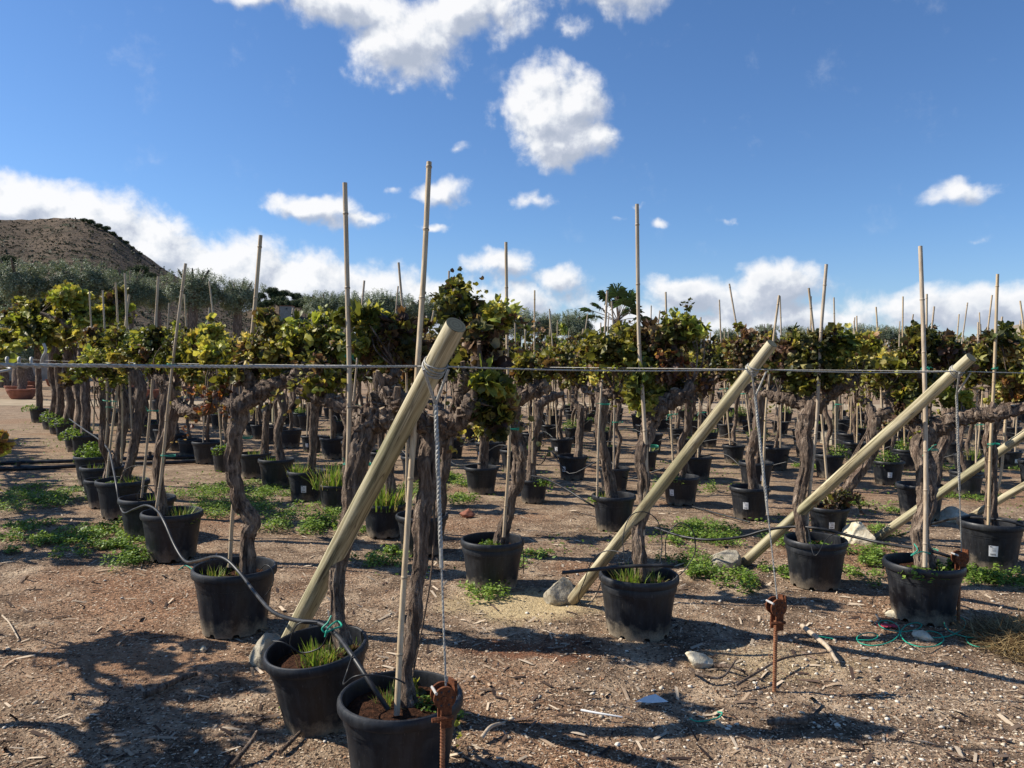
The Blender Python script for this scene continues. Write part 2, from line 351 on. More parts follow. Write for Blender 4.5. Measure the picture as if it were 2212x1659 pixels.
CHIP = (np.array([(-.5, -.15, 0), (.45, -.22, 0), (.5, .18, .03), (-.42, .2, .02), (0, 0, .16)], float), np.array([(0, 1, 4), (1, 2, 4), (2, 3, 4), (3, 0, 4)]))
BLADE = (np.array([(-.03, 0, 0), (.03, 0, 0), (.028, .45, .06), (-.028, .45, .06), (0, 1, .35)], float), np.array([(0, 1, 2), (0, 2, 3), (3, 2, 4)]))
PEB = None
def rots(n, tilt_mean=.6, tilt_sd=.5, normal=None):
    """random frames: x, y in the leaf plane, z its normal"""
    if normal is None:
        a = rng.uniform(0, 2 * np.pi, n); tl = rng.normal(tilt_mean, tilt_sd, n)
        N = np.stack([np.sin(tl) * np.cos(a), np.sin(tl) * np.sin(a), np.cos(tl)], 1)
    else:
        N = normal / (np.linalg.norm(normal, axis=1, keepdims=True) + 1e-9)
    q_ = rng.normal(size=(n, 3)); X = np.cross(q_, N); X /= np.linalg.norm(X, axis=1, keepdims=True) + 1e-9
    Y = np.cross(N, X); return np.stack([X, Y, N], 2)
def scatter(tpl, P, R, Sz, C, curl=None, cjit=.0):
    tv, tf = tpl; k = len(P); n = len(tv)
    V = np.repeat(tv[None], k, 0)
    if curl is not None:
        V[:, :, 2] += curl[:, None] * (V[:, :, 0] ** 2 * 1.6 + (V[:, :, 1] - .45) ** 2 * .9)
        V[:, :, 2] += rng.normal(0, .11, (k, n)) * np.minimum(1, np.abs(curl))[:, None]
    Sz = np.asarray(Sz); V = V * (Sz[:, None, None] if Sz.ndim == 1 else Sz[:, None, :])
    V = np.einsum('kij,knj->kni', R, V) + P[:, None, :]
    F = (tf[None] + (np.arange(k) * n)[:, None, None]).reshape(-1, 3)
    CC = np.repeat(C[:, None, :], n, 1)
    if cjit: CC = CC * (1 + rng.normal(0, cjit, (k, n, 1)))
    return V.reshape(-1, 3), F, np.clip(CC.reshape(-1, 3), .004, 1)
def join(parts):
    V, F, C = [], [], []; o = 0
    for v, f, c in parts: V.append(v); F.append(f + o); C.append(c); o += len(v)
    return np.concatenate(V), np.concatenate(F), np.concatenate(C)

# ------------------------------------------------------------------ setting
E1 = Vector((-.582, .813, 0)); E2 = Vector((.813, .582, 0)); ORG = Vector((.43, 5.54, 0))
def grid(r, s): return ORG + E2 * r + E1 * s
def ghz(x, y):
    k = max(0.0, 1 - max(0, y - 9) / 8)
    return (noise.noise(Vector((x * .9, y * .9, 3))) * .020 + noise.noise(Vector((x * 3.2, y * 3.2, 0))) * .020 + noise.noise(Vector((x * 11, y * 11, 5))) * .006) * k - .006
ys = [-6] + list(np.arange(-2, 1.6, .5)) + list(np.arange(1.6, 8, .045)) + list(np.geomspace(8, 60, 70)) + [90, 140, 220, 400, 800, 1600]
xs0 = np.arange(-1, 1.001, .0125)
V = []; F = []
nx = len(xs0)
for y in ys:
    wd = 4.2 if y < 2 else max(4.2, .95 * y + 2)
    for x in xs0: V.append((x * wd, y, ghz(x * wd, y)))
for i in range(len(ys) - 1):
    for j in range(nx - 1): a = i * nx + j; F.append((a, a + 1, a + nx + 1, a + nx))
b = MB(); b.add(V, F, 'ground'); tag(b.build('ground', sm=180), kind='structure')
b = MB()
pth = [((-45, 27.5), (-45, 33)), ((-20, 27.8), (-20, 32.5)), ((-8, 29), (-8, 33.5)), ((3, 30.5), (3, 35)), ((20, 32), (20, 37)), ((50, 36), (50, 42))]
b.add([(x, y, .006) for a in pth for (x, y) in a], [(2 * i, 2 * i + 2, 2 * i + 3, 2 * i + 1) for i in range(5)], 'path'); tag(b.build('path'), kind='structure')

def hill(name, prof, d0, d1, mat, sub=90, nz=.03, z0=0):
    """prof: skyline as (u, v) at distance d1; slope comes down to d0"""
    us = np.linspace(prof[0][0], prof[-1][0], sub); vs = np.interp(us, [p[0] for p in prof], [p[1] for p in prof]); rows = 26
    V, F = [], []
    for k in range(rows + 9):
        tt = k / rows
        for u, v in zip(us, vs):
            top = at(u, v, d1); g = at(u, v, d1); x = top.x * (d0 + (d1 - d0) * tt) / d1; y = d0 + (d1 - d0) * tt
            h = top.z * (tt ** 1.25 if tt < 1 else max(0, 1 - (tt - 1) * 1.6))
            h += noise.fractal(Vector((x * .02, y * .02, 1)), .9, 2, 6) * top.z * nz * (1 if .05 < tt else 0)
            V.append((x, y, max(h, -2)))
    for i in range(rows + 8):
        for j in range(sub - 1): a = i * sub + j; F.append((a, a + 1, a + sub + 1, a + sub))
    b = MB(); b.add(V, F, mat); return tag(b.build(name, sm=180), kind='structure')
hill('hill', [(-520, 560), (-250, 500), (-60, 474), (0, 473), (60, 475), (120, 468), (150, 466), (190, 476), (240, 500), (300, 545), (350, 580), (395, 604), (450, 640), (540, 680), (640, 705), (760, 760)], 110, 330, 'hill', 150, .05)
hill('far_hill', [(1960, 775), (2040, 748), (2110, 725), (2160, 708), (2212, 697), (2330, 680), (2500, 690)], 120, 260, 'pale_hill', 60, .03)
hill('wooded_rise', [(470, 690), (540, 668), (570, 656), (600, 650), (640, 652), (680, 662), (720, 690), (800, 740)], 230, 320, 'hill', 40, .03)

# scrub on the hill (nobody could count it)
hm = bpy.data.objects['hill'].data
hv = np.empty(len(hm.vertices) * 3, np.float32); hm.vertices.foreach_get('co', hv); hv = hv.reshape(-1, 3)
ids = np.nonzero((hv[:, 1] < 325) & (hv[:, 1] > 150) & (hv[:, 2] > 6))[0]; ids = ids[ids + 151 < len(hv)]
NS = 9000; idx = ids[rng.integers(0, len(ids), NS)]; ta, tb = rng.random((NS, 1)), rng.random((NS, 1)); C0 = (hv[idx] * (1 - tb) + hv[idx + 1] * tb) * (1 - ta) + (hv[idx + 150] * (1 - tb) + hv[idx + 151] * tb) * ta
parts = []
sz = (rng.gamma(1.5, .22, NS) + .15) * (1 + 2.0 * (rng.random(NS) < .03)); sz = np.minimum(sz, 1.3)
edge = (C0[:, 0] > -170 + 0) & (C0[:, 1] > 270)
for rep in range(7):
    P = C0 + rng.normal(0, .40, (NS, 3)) * sz[:, None] * [1, 1, .5] + [0, 0, .1]
    parts.append(scatter(CLOVER, P, rots(NS, .8, .6), sz * .9, np.array([.045, .048, .028]) * rng.uniform(.7, 1.8, (NS, 1))))
o = link('hillside_scrub', tri_mesh('hillside_scrub', *join(parts), 'pine_leaf')); tag(o, 'low dark scrub dotted over the bare brown hill', 'scrub', kind='stuff')

# ------------------------------------------------------------------ trees behind the nursery
def blobs_leaves(cl, n, size, cols, tpl, up=.4, flat=1.0, shell=.55, curl=None, szj=.3, cj=.2, fuzz=0, dn=.75, do=.7):
    cl = np.array(cl, float); w = cl[:, 3] ** 2; w /= w.sum(); k = rng.choice(len(cl), n, p=w)
    d = rng.normal(size=(n, 3)); d /= np.linalg.norm(d, axis=1, keepdims=True)
    rr = cl[k, 3] * (shell + (1 - shell) * rng.random(n)) * rng.uniform(.75, 1.12, n)
    P = cl[k, :3] + d * rr[:, None] * [1, 1, flat]
    if fuzz: P = P + rng.normal(0, 1, (n, 3)) * (cl[k, 3] * fuzz)[:, None]
    nrm = d * do + rng.normal(0, dn, (n, 3)) + [0, 0, up]
    cols = np.array(cols, float); ci = (k * 7 + rng.integers(0, 3, n)) % len(cols)
    C = cols[ci] * rng.uniform(1 - cj, 1 + cj, (n, 1)) * rng.uniform(.92, 1.08, (n, 3))
    c = rng.normal(0, curl, n) if curl else None
    return scatter(tpl, P, rots(n, normal=nrm), size * rng.uniform(1 - szj, 1 + szj, n), C, c, .06)
OL = [(.19, .23, .14), (.13, .165, .10), (.29, .32, .22), (.085, .11, .065)]
def olive_crown(R, H, n, sd):
    r = random.Random(sd); cl = [(0, 0, 0, R * .72), (0, 0, .1 * H, R * .6)]
    for _ in range(30):
        a = r.uniform(0, 6.28); ph = math.asin(r.uniform(-.35, .95)); q_ = R * r.uniform(.55, .72)
        cl.append((math.cos(a) * math.cos(ph) * q_, math.sin(a) * math.cos(ph) * q_, math.sin(ph) * q_ * H / R, R * r.uniform(.20, .32)))
    base = blobs_leaves(cl, n, .15, OL, OLIVE, .35, .95, .72, dn=.45, do=1.0)
    # upright loose sprigs
    m_ = n // 5; a = rng.uniform(0, 6.28, 70); q_ = rng.random(70) ** .5 * R; hz = H * (.45 + .4 * (1 - (q_ / R) ** 2))
    k = rng.integers(0, 70, m_); tt = rng.random(m_)
    P = np.stack([np.cos(a[k]) * q_[k] * (1 + .12 * tt), np.sin(a[k]) * q_[k] * (1 + .12 * tt), hz[k] + tt * .55 * rng.uniform(.6, 1.1, 70)[k]], 1) + rng.normal(0, .03, (m_, 3))
    sp_ = scatter(OLIVE, P, rots(m_, .9, .5), .12 * rng.uniform(.8, 1.2, m_), np.array(OL)[rng.integers(0, 4, m_)] * 1.15)
    return tri_mesh('crown', *join([base, sp_]), 'olive_leaf')
OCR = [olive_crown(1.5, 1.2, 16000, i) for i in range(4)]
def olive_trunk(sd, H):
    r = random.Random(sd); b = MB()
    pts = crom([(0, 0, 0), (r.uniform(-.1, .1), 0, H * .35), (r.uniform(-.15, .15), .05, H * .7), (r.uniform(-.1, .1), 0, H)], 5)
    b.tube(pts, lerp_r([.36, .27, .24, .3, .2], len(pts)), 'bark', 12, .3, sd=sd)
    for k in range(5):
        a = k * 1.26 + r.random(); e = (math.cos(a) * .8, math.sin(a) * .8, H + .7)
        pp = crom([(0, 0, H - .25), (math.cos(a) * .3, math.sin(a) * .3, H + .2), e], 4); b.tube(pp, lerp_r([.15, .1, .04], len(pp)), 'bark', 7, .2, sd=k)
    return b.mesh('trunk', 60)
OTR = [olive_trunk(i, 2.6) for i in range(3)]
def planter_mesh():
    b = MB(); prof = [(.36, 0), (.44, .10), (.50, .33), (.54, .34), (.55, .41), (.51, .42), (.48, .38), (.1, .36)]; seg = 40
    vs = [(r * math.cos(6.28318 * j / seg), r * math.sin(6.28318 * j / seg), z) for r, z in prof for j in range(seg)]
    b.add(vs, [(i * seg + j, i * seg + (j + 1) % seg, (i + 1) * seg + (j + 1) % seg, (i + 1) * seg + j) for i in range(len(prof) - 1) for j in range(seg)], 'terracotta')
    b.add([(x[0], x[1], .36) for x in vs[-seg:]], [tuple(range(seg))], 'soil'); return b.mesh('planter', 50)
PLT = planter_mesh()
# (u of crown, v of crown centre, distance, crown radius px, planter?)
OLV = [(40, 603, 36, 62, 'round grey green olive tree at the left edge, under the brown hill', 1), (172, 605, 37, 66, 'wide grey green olive tree directly below the peak of the hill', 0),
       (283, 620, 38, 52, 'smaller olive tree below the right slope of the hill', 1), (340, 632, 44, 38, 'dark little olive tree squeezed in where the hill slope meets the tree line', 0), (420, 620, 38, 60, 'dark olive tree standing at the foot of the hill slope', 1), (515, 632, 39, 50, 'dark olive tree just left of the wooded rise', 0),
       (700, 655, 40, 46, 'first olive tree right of the gap with the wooded rise', 0), (758, 662, 40, 52, 'olive tree behind the second tallest bamboo cane', 0), (830, 660, 41, 54, 'broad olive tree left of the tallest bamboo cane', 0),
       (915, 665, 42, 48, 'olive tree behind the tallest bamboo cane', 0), (985, 668, 42, 46, 'olive tree above the cut end of the big post', 0), (1045, 680, 44, 40, 'olive tree half hidden by the cane right of the big post', 0),
       (1120, 690, 46, 44, 'pale olive tree left of the fan palm, farther one', 0), (1185, 694, 47, 38, 'pale olive tree midway between the big post and the palm', 0), (1240, 692, 46, 42, 'pale olive tree immediately left of the fan palm', 0),
       (1420, 716, 60, 36, 'low pale olive tree right of the fan palm', 0), (1480, 720, 62, 30, 'low pale olive tree showing over the vine leaves right of the palm', 0),
       (1570, 716, 60, 26, 'small distant olive tree left of the second post top', 0), (1618, 716, 62, 22, 'small distant olive tree just left of the second post top', 0), (1655, 708, 60, 26, 'dark distant olive tree behind the second post top', 0),
       (1715, 714, 62, 30, 'small distant olive tree just right of the second post top', 0), (1770, 718, 64, 28, 'small distant olive tree behind the two leaning canes', 0), (1850, 712, 62, 32, 'round distant olive tree right of the two leaning canes', 0),
       (1905, 712, 63, 28, 'distant olive tree in the gap before the tall right cane', 0), (1955, 716, 63, 30, 'distant olive tree left of the tall right cane', 0), (2010, 722, 63, 28, 'distant olive tree behind the tall right cane', 0),
       (2075, 732, 66, 24, 'last olive tree before the pale hill at the right', 0), (5, 640, 46, 60, 'olive tree cut by the left edge of the picture behind the vines', 0), (230, 640, 47, 56, 'shaded olive tree behind the tall vine clump', 0), (60, 690, 44, 60, 'low bushy olive tree behind the tall vines at the left', 1), (120, 660, 49, 60, 'olive tree partly hidden behind the tall vine clump', 1)]
for i, (u, v, d, rp, lb, pl) in enumerate(OLV):
    c = at(u, v + 16, d); R = rp * d / FU; sc = R / 1.5
    H = c.z - .75 * sc
    o = empty('olive_tree', (c.x, c.y, 0), random.uniform(0, 6)); tag(o, lb, 'olive tree', 'olive trees behind the nursery')
    cr = link('crown', OCR[i % 4], o, (0, 0, c.z)); cr.scale = (sc * 1.08, sc * 1.08, sc * .95); cr.location.z -= .05 * sc
    tr = link('trunk', OTR[i % 3], o, (0, 0, .3 if pl else 0)); tr.scale = (sc, sc, max(.3, (H + .35 * sc) / 2.6))
    if pl: p_ = link('planter', PLT, o); p_.scale = (1.1, 1.1, 1.1)
for (u, v, dd, hh, lb) in [(47, 862, 0, 1.5, 'young olive bush in the terracotta bowl nearest the left edge'), (150, 845, 0, 1.6, 'olive bush in a terracotta bowl behind the tall vine trunks'), (325, 862, 0, 1.5, 'olive bush in a terracotta bowl between the first trunks'),
                       (225, 830, 0, 1.7, 'olive bush in a farther terracotta bowl left of the first bamboo cane'), (60, 826, 0, 1.8, 'olive bush in the rear terracotta bowl at the left edge'), (455, 845, 0, 1.6, 'olive bush in a terracotta bowl right of the fifth cane')]:
    c = gnd(u, v); o = empty('olive_bush', c, random.uniform(0, 6)); tag(o, lb, 'olive bush', 'olive bushes in terracotta bowls')
    link('planter', PLT, o).scale = (1.05,) * 3
    link('trunk', OTR[0], o, (0, 0, .3)).scale = (.55, .55, hh / 3.2)
    cr = link('crown', OCR[int(u) % 4], o, (0, 0, hh + .35)); cr.scale = (.62, .62, .5)

# pines on the rise and dark trees below the hill
def pine_crown(sd):
    r = random.Random(sd); cl = [(r.uniform(-1, 1) * .9, r.uniform(-1, 1) * .9, r.uniform(-.3, .6), r.uniform(.35, .6)) for _ in range(16)]
    return tri_mesh('crown', *blobs_leaves(cl + [(0, 0, 0, .9), (0, 0, .2, .8)], 6000, .14, [(.06, .085, .03), (.04, .06, .024), (.085, .11, .04)], CLOVER, .6, .9, .6, dn=.5), 'pine_leaf')
PCR = [pine_crown(i) for i in range(3)]
bt = MB(); bt.tube([(0, 0, 0), (.05, 0, 1)], [.1, .06], 'bark', 8, .1); PTR = bt.mesh('trunk', 60)
PN = [(556, 662, 280, 14), (618, 660, 280, 16), (648, 655, 290, 15), (594, 642, 300, 15), (660, 664, 280, 14), (684, 668, 280, 12), (548, 650, 300, 13), (562, 640, 300, 14), (585, 630, 300, 16), (612, 636, 300, 14), (640, 642, 300, 15), (666, 648, 300, 13), (604, 652, 285, 18), (632, 658, 280, 16), (576, 656, 285, 16), (690, 660, 290, 12),
      (262, 592, 160, 14), (300, 585, 170, 20), (322, 598, 165, 14), (130, 580, 175, 12), (15, 562, 180, 18), (180, 476, 322, 7), (195, 480, 320, 10), (212, 488, 320, 9), (228, 494, 320, 9), (243, 505, 318, 8), (258, 515, 318, 6), (272, 524, 318, 6), (286, 535, 316, 5), (303, 548, 316, 5)]
for grp in (range(0, 16), range(16, 21), range(21, 30)):
    for n_, i in enumerate(sorted(grp, key=lambda i: PN[i][0])):
        u, v, d, rp = PN[i]; c = at(u, v, d); R = rp * d / FU; gz = c.z - R * 1.5
        o_ = ('leftmost', 'second', 'third', 'fourth', 'fifth', 'sixth', 'seventh', 'eighth', 'ninth', 'tenth', 'eleventh', 'twelfth', 'thirteenth', 'fourteenth', 'fifteenth', 'sixteenth')[n_] + (' from the left' if n_ else '')
        lb = f'dark pine on the wooded rise, {o_}' if i < 16 else (f'dark green tree at the foot of the brown hill, {o_}' if i < 21 else f'tiny dark pine on the ridge of the hill, {o_}')
        o = empty('pine_tree', (c.x, c.y, gz)); tag(o, lb, 'pine tree', 'pines on the wooded rise' if i < 16 else ('trees at the foot of the hill' if i < 21 else 'pines on the hill ridge'))
        cr = link('crown', PCR[i % 3], o, (0, 0, R * 1.5)); cr.scale = (R * .75,) * 3
        tr = link('trunk', PTR, o); tr.scale = (R * .8, R * .8, R * 1.6)
# pale wall and small white house
b = MB(); a_, c_ = at(-150, 742, 62), at(345, 748, 62); b.box(((a_.x + c_.x) / 2, 62, a_.z / 2), (c_.x - a_.x, .3, a_.z + 1.6), 'whitewash')
tag(b.build('retaining_wall'), 'long pale retaining wall behind the vines at the left', 'wall')
o = empty('white_house', at(620, 666, 215)); tag(o, 'small white house below the wooded rise', 'house')
b = MB(); b.box((0, 0, -2), (3.2, 3, 5), 'whitewash'); b.build('wall', o)
b = MB(); b.box((0, 0, .58), (3.5, 3.3, .14), 'terracotta'); b.build('roof', o)
b = MB(); b.box((.3, -1.52, -.2), (.5, .04, .5), 'window_dark'); b.build('window', o)

# fan palm
pc_ = at(1335, 670, 38); o = empty('fan_palm', (pc_.x, pc_.y, 0)); tag(o, 'fan palm rising above the vines against the clouds', 'palm tree')
b = MB(); b.tube([(0, 0, 0), (.05, 0, 1.5), (0, 0, pc_.z - .5)], [.25, .2, .2], 'bark', 12, .15); b.build('trunk', o, sm=60)
stm = MB()
for k in range(19):
    a = k * 2.4; ele = rad([80, 58, 38, 22, 62, 8, -12][k % 7]); ln = random.uniform(.85, 1.2) * 1.2
    d = Vector((math.cos(a) * math.cos(ele), math.sin(a) * math.cos(ele), math.sin(ele))); c = Vector((0, 0, pc_.z - .55)); e = c + d * ln
    b = MB(); b.tube([c, c + d * ln * .5 + Vector((0, 0, .04)), e], [.025, .018, .015], 'twine' if False else 'palmstem' if 'palmstem' in MATS else 'bark', 5); 
    side = d.cross(Vector((0, 0, 1))).normalized(); up = side.cross(d).normalized(); V, F = [], []
    for s_ in range(17):
        t_ = (s_ / 16 - .5) * 3.4; L = .80 * (1 - .12 * abs(t_)) * random.uniform(.85, 1.05); dr = (d * math.cos(t_) + side * math.sin(t_)).normalized()
        wv_ = (side * math.cos(t_) - d * math.sin(t_)) * .026; k0 = len(V); n_ = up * (.02 if s_ % 2 else -.02)
        mid = e + dr * L * .6 + n_; tip = e + dr * L + Vector((0, 0, -.30 * L * random.uniform(.6, 1.4))) + n_
        V += [e, mid + wv_, tip, mid - wv_]; F += [(k0, k0 + 1, k0 + 2), (k0, k0 + 2, k0 + 3)]
    V = np.array([tuple(x) for x in V]); g = random.uniform(.8, 1.7)
    fo = link('frond', tri_mesh('frond', V, np.array(F), np.tile(np.array([[.045 * g, .085 * g, .03 * g]]), (len(V), 1)), 'palm_leaf'), o)
    b.build('stalk', fo)

# ------------------------------------------------------------------ pots, soil, weeds
def pot_mesh(kind):
    """unit pot: outer rim diameter 1, height .75"""
    seg = 96; b = MB()
    prof = [(.372, 0), (.374, .03), (.378, .06), (.395, .20), (.415, .36), (.432, .50), (.438, .545), (.452, .55), (.459, .60), (.463, .645), (.494, .652), (.5, .665), (.502, .70), (.499, .725), (.488, .743), (.474, .748), (.462, .742), (.455, .72), (.448, .60), (.44, .52)]
    if kind == 2: prof = [(r * (1 if z > .6 else 1.04), z) for r, z in prof]
    vs = []
    for r, z in prof:
        for j in range(seg):
            a = 2 * math.pi * j / seg; rr = r
            if z < .545 and r < .46:
                if kind == 0: rr += .0075 if (j % 24) < 7 else 0
                if kind == 1: rr += .006 if (j % 8) < 4 else 0
                if kind == 2: rr += .004 if (j % 32) < 10 else 0
            zz = z
            if z < .01 and (j % 12) in (2, 3, 4): zz = .038
            if .01 < z < .05 and (j % 12) in (2, 3, 4): zz = .045
            rr *= 1 + .006 * math.sin(2 * a + kind)
            vs.append((rr * math.cos(a), rr * math.sin(a), zz))
    n = len(prof)
    fs = [(i * seg + j, i * seg + (j + 1) % seg, (i + 1) * seg + (j + 1) % seg, (i + 1) * seg + j) for i in range(n - 1) for j in range(seg)]
    b.add(vs, fs, 'pot'); b.add([(.36 * math.cos(6.28318 * j / 24), .36 * math.sin(6.28318 * j / 24), .02) for j in range(24)], [tuple(reversed(range(24)))], 'pot')
    return b.mesh('pot', 28)
POTS = [pot_mesh(k) for k in range(3)]
def soil_mesh(sd):
    b = MB(); vs = [(0, 0, .60)]; seg = 28
    for k in range(1, 8):
        for j in range(seg):
            a = 6.28318 * j / seg; r = .446 * k / 7
            vs.append((r * math.cos(a), r * math.sin(a), .60 + noise.noise(Vector((r * math.cos(a) * 6, r * math.sin(a) * 6, sd * 3.3))) * .035 + .03 * (1 - k / 7)))
    fs = [(0, 1 + j, 1 + (j + 1) % seg) for j in range(seg)]
    for k in range(6): fs += [(1 + k * seg + j, 1 + (k + 1) * seg + j, 1 + (k + 1) * seg + (j + 1) % seg, 1 + k * seg + (j + 1) % seg) for j in range(seg)]
    b.add(vs, fs, 'soil'); return b.mesh('soil', 180)
SOILS = [soil_mesh(i) for i in range(3)]
GREEN = [(.15, .24, .035), (.10, .18, .025), (.24, .34, .06), (.07, .12, .02)]
def weed_leafy(sd, n=260, r=.17, h=.13):
    k = n; a = rng.uniform(0, 6.28, k); q_ = rng.random(k) ** .6 * r; hh = h * rng.random(k) * (1 - .5 * (q_ / r) ** 2)
    ox = rng.normal(0, .05, 2)
    P = np.stack([np.cos(a) * q_ + ox[0], np.sin(a) * q_ + ox[1], hh], 1)
    return tri_mesh('weeds', *scatter(CLOVER, P, rots(k, .6, .5), .035 * rng.uniform(.6, 1.3, k), np.array(GREEN)[rng.integers(0, 4, k)]), 'weed_leaf')
def weed_grass(sd, n=110, r=.14, h=.15):
    a = rng.uniform(0, 6.28, n); q_ = rng.random(n) ** .7 * r
    P = np.stack([np.cos(a) * q_, np.sin(a) * q_, np.zeros(n)], 1); tl = rng.normal(0, .35, n)
    up = np.stack([np.sin(tl) * np.cos(a), np.sin(tl) * np.sin(a), np.cos(tl)], 1); nn = np.stack([np.cos(a), np.sin(a), 0 * a], 1) + rng.normal(0, .3, (n, 3))
    X = np.cross(up, nn); X /= np.linalg.norm(X, axis=1, keepdims=True); N = np.cross(X, up); R = np.stack([X, up, N], 2)
    return tri_mesh('grass', *scatter(BLADE, P, R, h * rng.uniform(.5, 1.3, n), np.array(GREEN + [(.38, .32, .14), (.30, .28, .10)])[rng.integers(0, 6, n)]), 'weed_leaf')
WEEDS = [weed_leafy(0), weed_leafy(1, 150, .13, .07), weed_grass(0), weed_leafy(2, 500, .19, .24), weed_grass(1, 60, .1, .1)]
def sticker_mesh():
    """unit pot coordinates, on the -Y side"""
    b = MB(); R_ = .428; n = 7; w = .13
    def pt(a, z, off): r = .395 + (z - .20) * .125 + .012 + off; return (r * math.sin(a), -r * math.cos(a), z)
    vs = [pt(-w / 2 / R_ + w / R_ * i / n, z, 0) for i in range(n + 1) for z in (.25, .42)]
    b.add(vs, [(2 * i, 2 * i + 2, 2 * i + 3, 2 * i + 1) for i in range(n)], 'sticker'); s_ = b.mesh('label_sticker')
    b = MB()
    def bar(x0, x1, z0, z1): b.add([pt(x0 / R_, z0, .0025), pt(x1 / R_, z0, .0025), pt(x1 / R_, z1, .0025), pt(x0 / R_, z1, .0025)], [(0, 1, 2, 3)], 'ink_hole_shade')
    bar(-.052, -.018, .397, .410)
    for k in range(11): bar(-.045 + k * .0078, -.045 + k * .0078 + (.0045 if k % 3 else .0025), .268, .296)
    for z in (.375, .352, .335): bar(-.02, .04, z, z + .004)
    return s_, b.mesh('print')
STK, PRT = sticker_mesh()

# ------------------------------------------------------------------ vines
PAL = {'mixed': [(.17, .16, .030), (.25, .23, .045), (.08, .09, .020), (.36, .32, .07), (.13, .075, .035), (.19, .18, .035), (.06, .065, .018), (.28, .24, .10)],
       'lime': [(.27, .29, .05), (.38, .38, .075), (.16, .18, .035), (.10, .115, .025), (.46, .41, .10)],
       'dark': [(.07, .08, .022), (.11, .115, .028), (.16, .145, .04), (.085, .05, .03), (.045, .05, .016)],
       'brown': [(.12, .07, .045), (.075, .045, .033), (.15, .14, .035), (.21, .12, .065), (.07, .07, .025), (.30, .22, .13)],
       'yellow': [(.50, .40, .10), (.42, .36, .08), (.33, .30, .07), (.60, .48, .18), (.25, .15, .07), (.22, .22, .05)],
       'rust': [(.30, .11, .035), (.42, .27, .07), (.17, .06, .03), (.24, .2, .05)]}
def foliage(clusters, n, pal, size=.10, extra=None):
    """clusters: (x, y, z, r[, palette])"""
    parts = []; tot = sum(c[3] ** 2 for c in clusters)
    for i, c in enumerate(clusters):
        k = max(12, int(n * c[3] ** 2 / tot)); cp = PAL[c[4] if len(c) > 4 else pal]
        sh = rng.integers(0, len(cp)); cols = [cp[(sh + j) % len(cp)] for j in range(len(cp))] + [cp[sh]] * 3
        r_ = c[3]; sub = [(c[0], c[1], c[2], r_ * .7)] + [(c[0] + rng.normal(0, r_ * .5), c[1] + rng.normal(0, r_ * .5), c[2] + rng.normal(0, r_ * .42), r_ * rng.uniform(.18, .42)) for _ in range(6)]
        parts.append(blobs_leaves(sub, k, size, cols, GRAPE, .35, .9, .15, 1.6, .6, .46, .24))
    for _ in range(int(4 + n / 170)):
        c = clusters[rng.integers(0, len(clusters))]; cp = PAL[c[4] if len(c) > 4 else pal]; L = rng.uniform(.12, .34); k = int(L / size * 2.2) + 3; a = rng.uniform(0, 6.28)
        dz = rng.choice([1.0, .5, -.5, 0.1]); tt = np.linspace(.2, 1, k); d_ = np.array([math.cos(a), math.sin(a) * .6, dz]); d_ /= np.linalg.norm(d_)
        P = np.array(c[:3])[None] + d_[None] * (tt * L + c[3] * .6)[:, None] + np.stack([0 * tt, 0 * tt, -.16 * tt ** 2], 1) + rng.normal(0, .018, (k, 3))
        parts.append(scatter(GRAPE, P, rots(k, .7, .6), size * rng.uniform(.45, 1.05, k) * (1.15 - .5 * tt), np.array(cp)[rng.integers(0, len(cp), k)] * rng.uniform(.7, 1.3, (k, 1)), rng.normal(0, 1.2, k)))
    return tri_mesh('foliage', *join(parts), 'vine_leaf')
def shoots(b, frm, clusters, rr=.006):
    for c in clusters:
        f = min(frm, key=lambda p: (Vector(p) - Vector(c[:3])).length)
        for k in range(2):
            e = Vector(c[:3]) + Vector((random.uniform(-1, 1), random.uniform(-1, 1), random.uniform(0, 1))) * c[3] * .8
            m_ = (Vector(f) + e) / 2 + Vector((random.uniform(-.06, .06), random.uniform(-.06, .06), 0)); pp = crom([f, m_, e], 4)
            b.tube(pp, lerp_r([rr, rr * .5], len(pp)), 'bark', 5, cap=False)
def strips(b, pts, rr, n):
    """loose peeling bark strips along a trunk"""
    for _ in range(n):
        i = random.randrange(1, max(2, len(pts) - 4)); a = random.uniform(0, 6.28); L = random.randint(3, 7); d = Vector((math.cos(a), math.sin(a), 0)); s_ = Vector((-d.y, d.x, 0)) * random.uniform(.003, .007); vs = []
        for k in range(L):
            j = min(i + k, len(pts) - 1); off = rr[j] * 1.02 + (.012 * ((k - 1) / L) ** 2 * random.uniform(.5, 2.5)); p = Vector(pts[j]) + d * off
            tp = 1 - .8 * k / L; vs += [p - s_ * tp, p + s_ * tp]
        b.add(vs, [(2 * k, 2 * k + 1, 2 * k + 3, 2 * k + 2) for k in range(L - 1)], 'bark')
